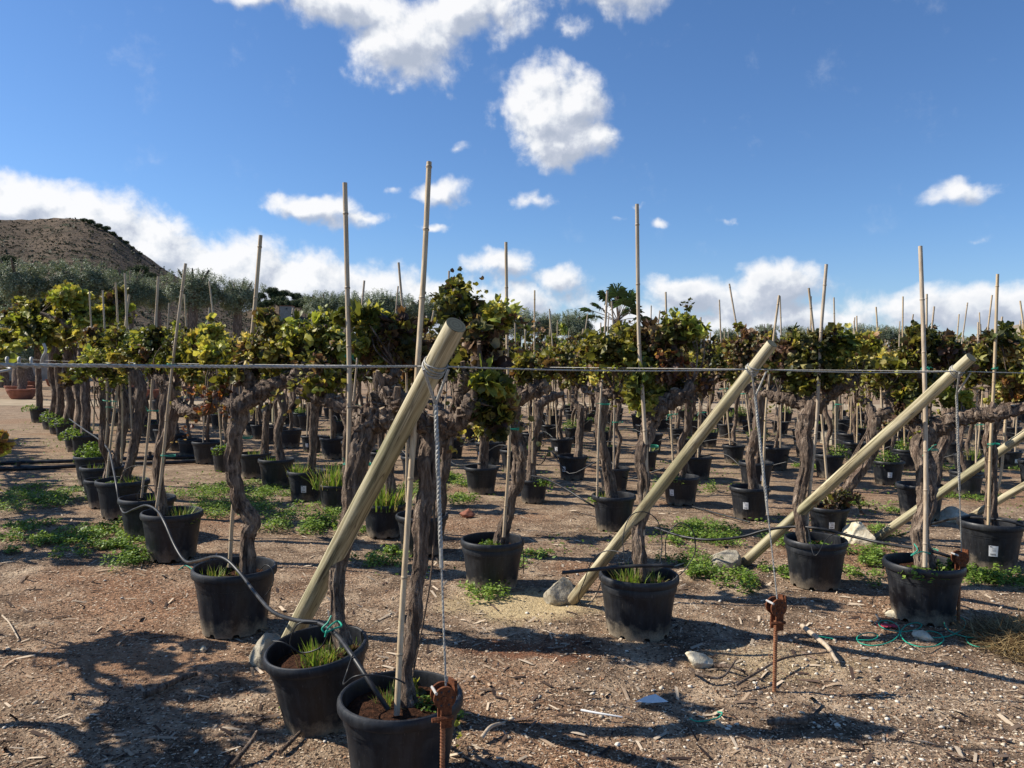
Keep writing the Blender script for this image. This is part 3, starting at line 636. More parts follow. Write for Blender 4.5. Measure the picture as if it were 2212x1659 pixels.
def trunk_mesh(main, mr, arms, seg=18, per=9, bark=.32, sd=0, shoot=None, nstrip=16):
    """main: path; arms: list of (path, radii)"""
    b = MB(); pts = crom(main, per); rr = lerp_r(mr, len(pts))
    pts = [p + Vector((noise.noise(Vector((i * 1.7 / per, sd, 7))), noise.noise(Vector((i * 1.7 / per, sd, 19))), 0)) * .024 * min(1, i / per) for i, p in enumerate(pts)]
    rr = [r * (1 + .14 * noise.noise(Vector((i * .45, sd, 0)))) for i, r in enumerate(rr)]
    b.tube(pts, rr, 'bark', seg, bark, sd=sd * 1.7 + .3, endmat='bark'); strips(b, pts, rr, nstrip); ends = []
    for k, (ap, ar) in enumerate(arms):
        p = crom(ap, per); r2 = lerp_r(ar, len(p)); r2 = [r * (1 + .30 * noise.noise(Vector((i * .8, sd + k * 3, 2)))) for i, r in enumerate(r2)]
        p = [x + Vector((noise.noise(Vector((i * .5, k, sd))), noise.noise(Vector((i * .5, k + 5, sd))), noise.noise(Vector((i * .5, k + 9, sd))))) * .028 * min(1, i / 4) for i, x in enumerate(p)]
        b.tube(p, r2, 'bark', max(9, seg - 5), bark * 1.2, sd=sd + k * 2.1, endmat='cut_wood', fr=34); strips(b, p, r2, nstrip // 2)
        # knobby spurs
        for _ in range(max(1, len(p) // 8)):
            i = random.randrange(2, len(p)); e = p[i] + Vector((random.uniform(-.03, .03), random.uniform(-.03, .03), random.uniform(.02, .09))) ; m_ = p[i].lerp(e, .5) + Vector((random.uniform(-.01, .01), 0, 0))
            b.tube([p[i], m_, e], [r2[i] * .7, r2[i] * .55, r2[i] * .42], 'bark', 7, .3, sd=i, endmat='cut_wood')
        ends += p[::4]
    if shoot: shoots(b, ends or pts[-1:], shoot)
    return b.mesh('trunk', 75)
def auto_vine(sd, pal, hs=1.0, n=800):
    r = random.Random(sd); random.seed(sd * 31 + 5); x = y = 0; main = [(0, 0, .27)]
    zt = 1.33 * hs; n_ = 5; lean = r.uniform(-.16, .16)
    for k in range(1, n_ + 1): main.append((lean * k / n_ + r.uniform(-.06, .06), r.uniform(-.05, .05), .27 + (zt - .27) * k / n_))
    t_ = main[-1]; r0 = r.uniform(.026, .044); arms = []; cl = []
    for sgn in (-1, 1):
        L = r.uniform(.38, .62); z1 = t_[2] + r.uniform(-.05, .12); sk = r.uniform(-.1, .1)
        arms.append(([t_, (t_[0] + sgn * L * .35, t_[1] + sk * .4, z1 + r.uniform(-.02, .06)), (t_[0] + sgn * L * .75, t_[1] + sk, z1 + r.uniform(0, .1)), (t_[0] + sgn * L, t_[1] + sk, z1 + r.uniform(.04, .18))], [r0 * .95, r0 * .8, r0 * .7, r0 * .5]))
        for k in range(4):
            cl.append((t_[0] + sgn * r.uniform(.02, .56), t_[1] + r.uniform(-.22, .22), t_[2] + r.uniform(.10, .58) * hs, r.uniform(.09, .19), r.choice([pal, pal, 'mixed', 'dark', 'brown'])))
    cl.append((t_[0], t_[1], t_[2] + .36, .18))
    a3 = r.uniform(-.4, .4); arms.append(([t_, (t_[0] + a3 * .5, t_[1] + r.uniform(-.1, .1), t_[2] + .12), (t_[0] + a3, t_[1], t_[2] + r.uniform(.16, .3))], [r0 * .7, r0 * .55, r0 * .4]))
    for _ in range(3):                                              # bare hanging or trailing shoots
        a4 = r.uniform(-.5, .5); arms.append(([(t_[0] + a4 * .4, t_[1], t_[2] + .05), (t_[0] + a4 * .9, t_[1] + r.uniform(-.15, .15), t_[2] - r.uniform(-.05, .12)), (t_[0] + a4, t_[1] + r.uniform(-.2, .2), t_[2] - r.uniform(.1, .55))], [.010, .007, .004]))

    if r.random() < .6: cl.append((t_[0] + r.uniform(-.4, .4), t_[1], t_[2] + .70, .10))
    if r.random() < .5: cl.append((t_[0] + r.uniform(-.5, .5), t_[1] + r.uniform(-.2, .2), t_[2] - .08, .13))
    return trunk_mesh(main, [r0 * 1.25, r0, r0 * .9, r0 * 1.05, r0 * 1.3], arms, 11, 5, .3, sd, cl, 7), foliage(cl, int(n * 1.35), pal, .047)
VAR = [auto_vine(i + 1, p, 1.0, 900) for i, p in enumerate(['mixed', 'lime', 'dark', 'mixed', 'brown', 'yellow', 'dark', 'mixed', 'lime', 'mixed'])]

def vine(name, label, group, loc, rz, Wp, pk, tm, fm, weeds=(), stick=False, srot=0, zs=1.0, tilt=(0, 0), prot=None, cat='grapevine'):
    o = empty('potted_vine', loc, rz); tag(o, label, cat, group)
    h = Wp / .5
    p = link('pot', POTS[pk], o); p.scale = (Wp,) * 3; pr = random.uniform(0, 6.28) if prot is None else prot; p.rotation_euler = (tilt[0], tilt[1], pr); p.scale = (Wp * random.uniform(.97, 1.03), Wp * random.uniform(.97, 1.03), Wp * random.uniform(.97, 1.05))
    s_ = link('soil', SOILS[pk], o); s_.scale = (Wp,) * 3; s_.rotation_euler = (tilt[0], tilt[1], 0)
    if stick:
        k = link('label_sticker', STK, p); k.rotation_euler = (0, 0, srot - pr - rz); c = link('printed_bars', PRT, p); c.rotation_euler = (0, 0, srot - pr - rz)
    if tm: tr = link('trunk', tm, o); tr.scale = (1, 1, zs)
    if fm: f = link('foliage', fm, o); f.scale = (1, 1, zs)
    for (wk, x, y, sc) in weeds:
        w = link('weeds', WEEDS[wk], o, (x, y, .605 * Wp)); w.scale = (sc,) * 3; w.rotation_euler = (0, 0, random.uniform(0, 6))
    return o

HAND = []
def pot_at(u, v, w):
    d = 1.7 * FU / (v - hor(u) + .75 * w); p = at(u, v, d); Wp = w * d / FU; HAND.append((p.x, p.y)); return Vector((p.x, p.y, 0)), d, Wp
G1 = 'potted grapevines standing in rows'
def hvine(u, v, w, label, trunk, tr_w, arms, cl, n=1200, pal='mixed', pk=0, weeds=(), stick=False, srot=0, tilt=(0, 0), prot=None, lsz=.10, lean=0.0):
    """trunk: [(u, v)]; tr_w: widths px; arms: ([(u, v, depth offset)], [widths px]); cl: (u, v, depth offset, r px, pal)"""
    base, d, Wp = pot_at(u, v, w); k = d / FU
    loc = lambda a, b_, dd=0: tuple(at(a, b_, d + dd) - base)
    arms = [([(x[0], x[1], x[2] + lean) for x in ap], aw) for ap, aw in arms]; cl = [(c[0], c[1], c[2] + lean, *c[3:]) for c in cl]
    tp = [loc(*x, lean * i / (len(trunk) - 1)) for i, x in enumerate(trunk)]; tp[0] = (tp[0][0], tp[0][1], tp[0][2] - .06)
    ar = [([loc(*x) for x in ap], [y * k / 2 * .88 for y in aw]) for ap, aw in arms]
    cc = [(*loc(c[0], c[1], c[2]), c[3] * k) + ((c[4],) if len(c) > 4 else ()) for c in cl]
    tm = trunk_mesh(tp, [y * k / 2 * .9 for y in tr_w], ar, 36 if w > 120 else 22, 16 if w > 120 else 10, .30, u * .01, cc, 60 if w > 120 else 24)
    fm = foliage(cc, int(n * 2.2), pal, lsz * .43) if cc else None
    return vine('v', label, G1, base, 0, Wp, pk, tm, fm, weeds, stick, srot, 1, tilt, prot)

# row nearest the camera, running away to the left
hvine(866, 1500, 268, 'nearest potted grapevine, its pot cut by the bottom edge of the photo', [(885, 1525), (880, 1440), (900, 1310), (905, 1180), (925, 1050), (938, 940)], [40, 30, 36, 36, 50, 64],
      [([(935, 950, 0), (895, 905, -.03), (868, 880, -.06), (835, 850, 0), (820, 830, .05)], [46, 42, 40, 34, 26]), ([(940, 950, 0), (975, 925, -.02), (1012, 885, -.05), (1020, 862, -.04)], [46, 40, 36, 32]),
       ([(990, 905, 0), (998, 850, .03), (1010, 820, .03), (1045, 790, 0)], [34, 36, 34, 24])],
      [(985, 655, .15, 40), (1000, 690, .15, 40, 'dark'), (1035, 715, .1, 44, 'brown'), (1062, 690, .1, 34, 'lime'), (1050, 760, .05, 40, 'brown'), (1058, 830, 0, 38, 'lime'), (1045, 880, 0, 44, 'dark'), (1078, 900, .05, 34, 'mixed'), (1020, 790, .1, 34, 'dark'), (1085, 870, .05, 24, 'yellow'), (890, 1490, -.08, 10, 'lime')],
      1700, 'mixed', 0, [(1, .05, .0, .5), (4, -.06, .05, .6)], prot=.5, lsz=.085, lean=.22)
hvine(702, 1392, 224, 'tilted black pot with grass beside the nearest pot, its vine behind the big post', [(742, 1370), (725, 1290), (755, 1120), (772, 1000), (785, 930)], [42, 34, 48, 54, 66],
      [([(780, 940, 0), (800, 915, 0), (840, 910, -.05), (870, 880, -.05), (858, 850, 0)], [52, 44, 42, 46, 40]), ([(790, 935, 0), (775, 900, .1), (720, 870, .2), (665, 850, .3), (635, 820, .35), (655, 806, .4), (690, 808, .45)], [44, 40, 38, 36, 34, 32, 24]),
       ([(780, 930, 0), (815, 880, 0), (822, 850, 0), (860, 800, 0)], [38, 40, 42, 26])],
      [(800, 690, .1, 40, 'lime'), (830, 715, .1, 44, 'dark'), (870, 735, .1, 36, 'brown'), (800, 745, .1, 40, 'mixed'), (850, 765, .1, 40, 'brown'), (900, 765, .1, 30, 'brown'), (690, 790, .3, 14, 'brown'), (690, 840, .3, 30, 'mixed')],
      1300, 'mixed', 0, [(2, -.02, -.10, .62), (4, .10, .06, .7), (2, .02, -.08, .5)], tilt=(rad(-2), rad(-7)), prot=1.0, lsz=.09, lean=.22)
hvine(507, 1226, 180, 'dusty black pot holding a vine trunk with a sharp S bend', [(535, 1240), (535, 1170), (543, 1130), (512, 1060), (503, 1010), (510, 940), (518, 870)], [44, 34, 36, 34, 36, 38, 44],
      [([(512, 880, 0), (470, 865, .1), (440, 885, .25), (405, 890, .4), (378, 872, .55)], [40, 34, 28, 24, 20]), ([(518, 880, 0), (560, 850, 0), (600, 830, -.02), (640, 812, -.05)], [44, 42, 38, 30]), ([(540, 870, 0), (545, 835, .05), (530, 800, .05)], [30, 30, 22])],
      [(575, 690, .1, 30, 'mixed'), (590, 730, .1, 44, 'mixed'), (640, 720, .05, 46, 'lime'), (690, 715, 0, 44, 'lime'), (720, 740, 0, 40, 'lime'), (650, 765, 0, 46, 'mixed'), (590, 775, .1, 44, 'mixed'), (545, 760, .15, 36, 'yellow'), (700, 785, 0, 34, 'dark'), (540, 795, .1, 34, 'dark'), (478, 850, .05, 14, 'rust'), (460, 862, .1, 9, 'rust'), (505, 790, .2, 36, 'mixed'), (455, 765, .3, 32, 'lime')],
      2000, 'mixed', 1, [(4, -.12, -.04, .8), (4, .03, .03, .7)], prot=.2, lsz=.085)
hvine(372, 1108, 130, 'grapevine in the black pot under the loop of hose, fourth from the nearest end', [(353, 1100), (345, 1010), (362, 940), (375, 880), (372, 830)], [24, 20, 28, 30, 30],
      [([(372, 850, 0), (400, 885, 0), (440, 885, -.05), (470, 868, -.1)], [24, 22, 20, 16]), ([(372, 840, 0), (345, 815, .1), (320, 800, .3)], [24, 20, 14])],
      [(395, 780, 0, 36, 'lime'), (430, 770, -.1, 34, 'mixed'), (375, 760, .1, 34, 'dark'), (425, 810, -.1, 26, 'mixed'), (350, 790, .2, 26, 'mixed'), (465, 720, -.1, 30, 'lime'), (440, 740, 0, 28, 'yellow')],
      900, 'mixed', 0, [(2, .08, 0, .8), (1, .14, .03, .8)])
hvine(318, 1072, 115, 'grapevine in the black pot fifth from the nearest end of the left row', [(345, 1070), (340, 1000), (352, 930), (358, 860), (352, 810)], [20, 17, 20, 24, 26],
      [([(352, 820, 0), (322, 795, .1), (295, 790, .3)], [22, 18, 14])], [(335, 735, 0, 34, 'dark'), (325, 765, 0, 28, 'mixed'), (360, 745, 0, 28, 'lime'), (310, 750, .2, 26, 'lime')], 700, 'mixed', 0, [(4, .1, 0, 1)])
hvine(265, 1035, 108, 'grapevine with a leaning trunk and fresh green weeds in its pot', [(270, 1030), (285, 980), (300, 900), (305, 850), (290, 800)], [22, 20, 24, 26, 28],
      [([(292, 810, 0), (265, 790, .1), (245, 792, .3)], [22, 18, 14])], [(285, 745, 0, 34, 'lime'), (265, 770, 0, 28, 'yellow'), (250, 735, .1, 30, 'mixed')], 700, 'mixed', 0, [(2, .1, 0, .8), (1, -.08, 0, .7)])
hvine(222, 1008, 90, 'grapevine seventh from the nearest end of the left row', [(245, 1005), (258, 960), (268, 890), (262, 830), (255, 800)], [26, 22, 22, 24, 24],
      [([(258, 810, 0), (235, 790, .1), (215, 792, .3)], [20, 16, 12])], [(235, 750, 0, 32, 'mixed'), (210, 735, 0, 28, 'mixed'), (250, 770, 0, 24, 'yellow')], 600, 'mixed', 0, [(4, -.1, 0, 1)])
hvine(203, 985, 80, 'grapevine with a tall lush green weed bush filling its pot', [(226, 985), (228, 930), (232, 860), (228, 800)], [18, 15, 17, 20],
      [], [(205, 745, 0, 30, 'mixed'), (225, 765, 0, 26, 'brown')], 500, 'mixed', 0, [(3, -.05, -.03, 1.15), (3, .03, .02, .9)])
# second row
hvine(1380, 1240, 170, 'grapevine in the large black pot with a hose piece across its rim', [(1388, 1235), (1380, 1150), (1394, 1070), (1386, 990), (1400, 930), (1410, 900)], [34, 26, 30, 32, 40],
      [([(1402, 920, 0), (1425, 885, -.05), (1450, 865, -.05), (1480, 855, -.1), (1492, 835, -.1)], [40, 40, 36, 34, 22]), ([(1400, 920, 0), (1395, 860, .05), (1370, 850, .1), (1345, 862, .2), (1330, 850, .2)], [32, 28, 26, 22, 16])],
      [(1370, 745, .1, 46, 'mixed'), (1420, 730, .05, 44, 'brown'), (1465, 720, 0, 38, 'dark'), (1495, 708, -.05, 24, 'lime'), (1330, 770, .15, 44, 'mixed'), (1390, 790, .05, 46, 'lime'), (1440, 775, 0, 42, 'brown'), (1470, 800, 0, 30, 'rust'), (1380, 840, .05, 36, 'mixed'), (1395, 870, 0, 32, 'lime'), (1300, 790, .3, 32, 'mixed'), (1460, 840, .05, 26, 'brown'), (1285, 760, .3, 34, 'mixed')],
      2100, 'mixed', 2, [(4, .1, 0, .8), (2, -.06, -.03, .7)], prot=.7, lsz=.095, lean=.22)
hvine(1064, 1165, 136, 'grapevine leaning right out of the black pot left of the second post', [(1082, 1160), (1098, 1100), (1115, 1040), (1120, 980), (1112, 930), (1100, 890)], [36, 26, 30, 32, 36, 36],
      [([(1105, 910, 0), (1115, 870, -.05), (1145, 850, -.08), (1175, 838, -.1), (1160, 822, -.05)], [34, 34, 32, 28, 22]), ([(1102, 900, 0), (1085, 860, .1), (1060, 840, .2)], [26, 22, 16])],
      [(1085, 800, .1, 22, 'brown'), (1130, 790, 0, 22, 'mixed'), (1180, 790, 0, 24, 'mixed')], 400, 'mixed', 2, [(1, -.1, 0, .8), (4, .02, -.05, .6)], prot=.4)
hvine(912, 1110, 112, 'grapevine in the ribbed pot directly behind the nearest trunk', [(945, 1112), (958, 1040), (968, 960), (975, 900)], [28, 24, 28, 34],
      [([(972, 910, 0), (945, 880, .1), (915, 870, .2)], [30, 26, 18]), ([(975, 910, 0), (1000, 880, 0), (1015, 860, 0)], [26, 24, 18])], [(930, 760, 0, 36, 'brown'), (960, 790, 0, 34, 'dark'), (900, 800, .2, 28, 'brown')], 600, 'mixed', 1)
hvine(830, 1085, 96, 'grapevine in the pot overgrown with grass between the big post and the cane', [(845, 1070), (840, 1010), (850, 950), (845, 900)], [30, 24, 26, 30],
      [([(846, 905, 0), (820, 880, .1), (800, 870, .2)], [24, 20, 14])], [(830, 790, .2, 30, 'dark'), (870, 810, .2, 28, 'mixed')], 500, 'dark', 0, [(2, 0, -.05, 1.5), (2, .1, .05, 1.4), (2, -.1, .02, 1.4)])
hvine(724, 1045, 72, 'grapevine in the grassy pot left of the big post', [(750, 1045), (748, 990), (752, 930), (745, 880)], [24, 20, 22, 26], [([(746, 885, 0), (720, 868, .1), (700, 865, .2)], [20, 18, 12])],
      [(745, 790, .2, 34, 'dark'), (720, 800, .2, 28, 'mixed')], 450, 'dark', 0, [(2, -.05, 0, 1.6), (2, .05, 0, 1.2)])
hvine(662, 1018, 84, 'grapevine in the black pot with a worn label below the snaking arm', [(672, 1015), (676, 960), (678, 900), (684, 850)], [22, 18, 20, 24], [([(684, 860, 0), (712, 838, -.05), (735, 842, 0)], [22, 18, 14]), ([(684, 860, 0), (660, 840, .1)], [18, 12])],
      [(690, 800, 0, 26, 'mixed'), (735, 815, 0, 26, 'lime')], 450, 'mixed', 0, [(2, -.1, 0, 1), (4, .05, .03, 1)], stick=True, srot=.1)
hvine(597, 993, 78, 'grapevine in the clean dark pot right of the S bent trunk', [(607, 990), (600, 940), (612, 890), (608, 850)], [24, 18, 18, 20], [([(608, 855, 0), (585, 840, .1)], [16, 12])],
      [(600, 815, .1, 24, 'dark')], 350, 'dark', 0, [(1, .0, 0, .9), (4, -.1, 0, 1)])
hvine(550, 978, 70, 'grapevine in the pot half hidden behind the S bent trunk', [(570, 975), (575, 920), (580, 870)], [20, 15, 18], [], [(560, 800, .2, 26, 'dark')], 300, 'dark', 0, [(4, 0, 0, 1.2)])
# third row
hvine(1995, 1212, 166, 'grapevine in the dusty based pot beside the rusty anchor at the right', [(2000, 1225), (1990, 1140), (2004, 1050), (1990, 980), (2000, 930)], [44, 38, 44, 40, 52],
      [([(1998, 945, 0), (2040, 915, -.05), (2090, 900, -.1), (2150, 895, -.2), (2220, 880, -.3)], [46, 40, 36, 32, 26]), ([(1998, 940, 0), (1960, 900, .1), (1940, 880, .15), (1915, 850, .2)], [40, 34, 30, 22])],
      [(1990, 735, .1, 34, 'dark'), (2010, 760, .1, 40, 'dark'), (2050, 775, .05, 34, 'brown'), (1965, 780, .1, 36, 'mixed'), (2000, 830, .1, 40, 'mixed'), (1950, 840, .15, 36, 'mixed'), (1960, 880, .1, 28, 'brown'), (2060, 860, 0, 30, 'lime'), (1920, 810, .2, 34, 'mixed')],
      1600, 'mixed', 0, [(1, -.1, -.05, 1), (1, .08, -.05, .9)], prot=.35, lsz=.09, lean=.30)
hvine(1762, 1165, 132, 'grapevine in the brownish black pot right of the third post foot', [(1742, 1170), (1728, 1090), (1742, 1010), (1736, 940), (1752, 870)], [32, 26, 30, 34, 46],
      [([(1750, 880, 0), (1700, 862, .1), (1672, 855, .2), (1650, 850, .3)], [30, 26, 22, 14]), ([(1752, 880, 0), (1790, 850, 0), (1830, 830, -.05), (1850, 822, -.05)], [40, 34, 30, 22])],
      [(1740, 750, 0, 44, 'mixed'), (1775, 735, 0, 34, 'dark'), (1820, 745, 0, 40, 'lime'), (1865, 745, 0, 34, 'yellow'), (1700, 760, .1, 36, 'brown'), (1760, 795, 0, 40, 'dark'), (1730, 830, .1, 36, 'mixed'), (1800, 800, 0, 34, 'mixed'), (1680, 790, .2, 34, 'dark')],
      1500, 'mixed', 2, [(1, .08, 0, .9), (1, -.08, -.05, .7)], prot=.9, lsz=.10, lean=.22)
hvine(1326, 1072, 96, 'grapevine in a big black pot with a hose running into it, centre of the photo', [(1322, 1070), (1312, 1010), (1298, 950), (1300, 890), (1305, 850)], [32, 24, 24, 30, 40],
      [([(1304, 860, 0), (1275, 845, .1), (1255, 838, .2)], [28, 24, 14]), ([(1305, 860, 0), (1330, 848, -.05), (1350, 845, -.05)], [26, 22, 16])],
      [(1290, 770, .1, 40, 'mixed'), (1240, 790, .2, 40, 'mixed'), (1200, 770, .3, 36, 'mixed'), (1320, 800, 0, 34, 'lime')], 900, 'mixed', 0, [(2, -.1, 0, .7), (1, -.12, 0, .7)])
hvine(1152, 1035, 66, 'grapevine in the pot with a small leafy weed behind the leaning trunk', [(1147, 1030), (1150, 980), (1158, 920), (1165, 870)], [24, 20, 24, 26], [([(1164, 875, 0), (1190, 858, 0), (1215, 850, 0)], [22, 18, 12])],
      [(1180, 800, .1, 30, 'mixed'), (1140, 810, .1, 26, 'brown')], 500, 'mixed', 0, [(1, .05, -.05, 1)])
hvine(1040, 1008, 75, 'short stumpy grapevine with leaves down its trunk in a dust stained pot', [(1042, 1005), (1045, 960), (1042, 930)], [24, 22, 18], [],
      [(1055, 900, 0, 24, 'lime'), (1040, 930, 0, 22, 'yellow'), (1060, 940, 0, 20, 'mixed'), (1050, 860, 0, 30, 'dark')], 500, 'mixed', 0)
# fourth row
hvine(2140, 1130, 128, 'grapevine in the grey pot with a white label at the right edge', [(2143, 1130), (2140, 1040), (2138, 960), (2142, 900)], [32, 24, 26, 32],
      [([(2142, 905, 0), (2180, 885, -.05), (2230, 870, -.1)], [28, 26, 22]), ([(2140, 910, 0), (2105, 895, .1), (2080, 880, .2)], [24, 20, 14])],
      [(2190, 760, 0, 40, 'yellow'), (2215, 810, 0, 44, 'yellow'), (2175, 820, 0, 36, 'yellow'), (2140, 770, .1, 32, 'mixed'), (2200, 860, 0, 34, 'rust'), (2110, 800, .1, 30, 'mixed'), (2150, 735, 0, 26, 'dark')],
      1300, 'yellow', 1, [], stick=True, srot=-.45, prot=.3, lsz=.10)
hvine(1790, 1092, 88, 'grapevine leaning far to the right behind the third post, brown leaves in its pot', [(1812, 1085), (1835, 1050), (1865, 1010), (1885, 960), (1890, 900)], [30, 26, 26, 30, 34],
      [([(1889, 905, 0), (1915, 890, 0), (1950, 880, 0)], [28, 24, 18]), ([(1889, 905, 0), (1870, 870, .1), (1850, 860, .1)], [26, 22, 16])],
      [(1822, 1078, 0, 17, 'brown'), (1800, 1082, -.1, 12, 'dark'), (1880, 800, 0, 40, 'mixed'), (1920, 780, 0, 36, 'yellow'), (1840, 790, .1, 34, 'mixed')], 900, 'mixed', 0, [], stick=True, srot=-.2)
hvine(1620, 1052, 88, 'grapevine in the glossy black pot with a white label left of the second guy cable', [(1630, 1055), (1622, 1010), (1628, 960), (1640, 910), (1642, 850)], [26, 20, 26, 28, 34],
      [([(1641, 860, 0), (1670, 845, 0), (1700, 840, 0)], [26, 22, 16]), ([(1641, 860, 0), (1615, 838, .1), (1600, 830, .1)], [24, 20, 14])],
      [(1640, 745, 0, 42, 'brown'), (1610, 770, 0, 36, 'brown'), (1670, 760, 0, 34, 'mixed'), (1590, 750, .1, 34, 'mixed')], 1000, 'brown', 0, [], stick=True, srot=-.5)
hvine(1237, 985, 66, 'grapevine in the grey pot with a spiky weed left of the centre cane', [(1250, 980), (1252, 930), (1256, 880)], [20, 18, 18], [([(1256, 885, 0), (1235, 860, .1)], [16, 12])],
      [(1230, 800, .1, 30, 'mixed'), (1265, 800, .1, 28, 'dark')], 500, 'mixed', 1, [(1, .05, -.05, .9)], stick=True, srot=-.8)
hvine(1988, 1045, 98, 'grapevine with peeling bark in the dust stained labelled pot behind the front right trunk', [(2015, 1045), (2030, 980), (2050, 920), (2062, 870)], [28, 24, 26, 30], [([(2060, 880, 0), (2035, 855, .1)], [22, 14])],
      [(2050, 800, .1, 34, 'mixed'), (2080, 770, .1, 30, 'dark')], 500, 'mixed', 0, [], stick=True, srot=-.35)

# remaining plants of the nursery grid
ROWR = [-2.15, -.2, 1.9, 3.7, 5.6] + [5.6 + 1.95 * k for k in range(1, 15)]
ORD = ['first', 'second', 'third', 'fourth', 'fifth', 'sixth', 'seventh', 'eighth', 'ninth', 'tenth', 'eleventh', 'twelfth', 'thirteenth', 'fourteenth', 'fifteenth', 'sixteenth', 'seventeenth', 'eighteenth', 'nineteenth', 'twentieth'] + ['twenty ' + x for x in ('first', 'second', 'third', 'fourth', 'fifth', 'sixth', 'seventh', 'eighth', 'ninth')] + ['thirtieth', 'thirty first', 'thirty second']
VLOOK = ['yellow green', 'bright green', 'dark leaved', 'ragged', 'brown leaved', 'yellow leaved', 'dull green', 'mixed green', 'lime green', 'thinly leaved']
HN = {0: 8, 1: 8, 2: 5, 3: 4, 4: 1}
SST = {0: 5.6, 1: 6.8, 2: 5.4, 3: 2.2, 4: 1.3}
ang = math.atan2(E1.y, E1.x); NV = 0; CANES = []
for o in list(HAND): pass
r2 = random.Random(99)
for ri, rr_ in enumerate(ROWR):
    s_ = SST.get(ri, -.8) + r2.uniform(0, .4); num = HN.get(ri, 0)
    while s_ < 34:
        p = grid(rr_ + r2.uniform(-.12, .12), s_); s_ += r2.uniform(.88, 1.18)
        if p.y < 1: continue
        x = p.x / p.y
        if x < -.70 or x > .72 or p.y > 26.4: continue
        if p.y > 10 and x < -.535: continue
        if any((p.x - a) ** 2 + (p.y - b_) ** 2 < .4 for a, b_ in HAND): continue
        if r2.random() < .08: continue
        vi = r2.randrange(len(VAR)); tm, fm = VAR[vi]; Wp = r2.uniform(.40, .50); zs = 1.0 + .14 * min(1, max(0, (p.y - 8) / 8)) + r2.uniform(-.03, .06)
        if ri == 0 and p.y > 12.5: zs *= 1.25
        we = [] if r2.random() < .4 else [(r2.choice([0, 1, 2, 3, 4]), r2.uniform(-.08, .08), r2.uniform(-.08, .08), r2.uniform(.8, 1.2))]
        if p.y > 20: we = we[:0] if r2.random() < .6 else we
        num += 1; lb = f'{VLOOK[vi]} potted vine, {ORD[num - 1]} from the front of the {ORD[ri]} row from the left'
        flip = math.pi * r2.randrange(2)
        o = vine('v', lb, f'grapevines farther back in row {ORD[ri]}', p, ang + flip, Wp, r2.choice([0, 0, 1, 2]), tm, fm, we, (ri >= 2 and p.y < 15 and r2.random() < .45), r2.uniform(-.9, .2), zs)
        NV += 1; HAND.append((p.x, p.y))
        if r2.random() < .92: CANES.append((p, ri, r2.uniform(-.14, .14), num))
# the row left of the picture, whose canopy shades the foreground
for kk, s_ in enumerate((-.1, .95, 1.9, 4.9, 6.2, 7.3, 8.3, 9.4, 10.5, 11.6, 12.8, 14, 15.2, 16.5)):
    p = grid(-4.35, s_); tm, fm = VAR[int(s_ * 3) % len(VAR)]
    vine('v', f'{ORD[kk]} potted vine of the row just outside the left edge', 'grapevines left of the picture', p, ang, .47, 0, tm, fm, [], False, 0, 1.12)
print('AUTO VINES', NV)
# vines beyond the path
FV = sorted([Vector((random.uniform(-34, 36), random.uniform(36.5, 50), 0)) for k in range(70)], key=lambda p: p.x / p.y); fn = 0
for p in FV:
    if abs(p.x / p.y) > .7 or (p.x < -6 and random.random() < .5): continue
    if any((p.x - a) ** 2 + (p.y - b_) ** 2 < 1.4 for a, b_ in HAND): continue
    tm, fm = VAR[random.randrange(len(VAR))]; zs = random.uniform(1.3, 1.5)
    fn += 1; nl = ORD[fn - 1] if fn <= 32 else ORD[0]
    if fn > 30: continue
    vine('v', f'{nl} from the left of the tall vines standing beyond the sandy path', 'tall grapevines beyond the path', p, random.uniform(0, 6), .5, 0, tm, fm, [], False, 0, zs).scale = (1.5, 1.5, 1.0); HAND.append((p.x, p.y))
# tall clump at the left (trunks bare up to head height)
for (u, v, w, lb) in [(85, 892, 26, 'tallest vine of the left clump, leftmost with yellow leaves'), (112, 904, 30, 'tall bare trunked vine second in the left clump'), (128, 914, 30, 'tall bare trunked vine third in the left clump'), (146, 926, 32, 'tall bare trunked vine fourth in the left clump'), (168, 944, 40, 'tall bare trunked vine fifth in the left clump'), (186, 955, 40, 'tall vine right of the left clump, next to the lush weeds')]:
    base, d, Wp = pot_at(u, v, w); x = random.uniform(-.1, .1); zt = random.uniform(2.0, 2.2)
    tp = [(0, 0, .28), (.05 + x, 0, .8), (-.05, .05, 1.3), (x, 0, 1.75), (.02, 0, zt)]
    cl = [(random.uniform(-.9, .6), random.uniform(-.5, .5), zt + random.uniform(.0, .75), random.uniform(.22, .34), random.choice(['mixed', 'dark', 'lime', 'mixed'])) for _ in range(9)]
    tm = trunk_mesh(tp, [.10, .08, .075, .085, .10], [([tp[-1], (.4, .1, zt + .25), (.75, .1, zt + .4)], [.06, .05, .03]), ([tp[-1], (-.4, 0, zt + .25), (-.8, 0, zt + .4)], [.06, .05, .03])], 12, 6, .3, u, cl, 8)
    vine('v', lb, 'tall vines clumped at the left', base, 0, .5, 0, tm, foliage(cl, 3200, 'mixed', .078), [(0, -.1, 0, 1.4)])

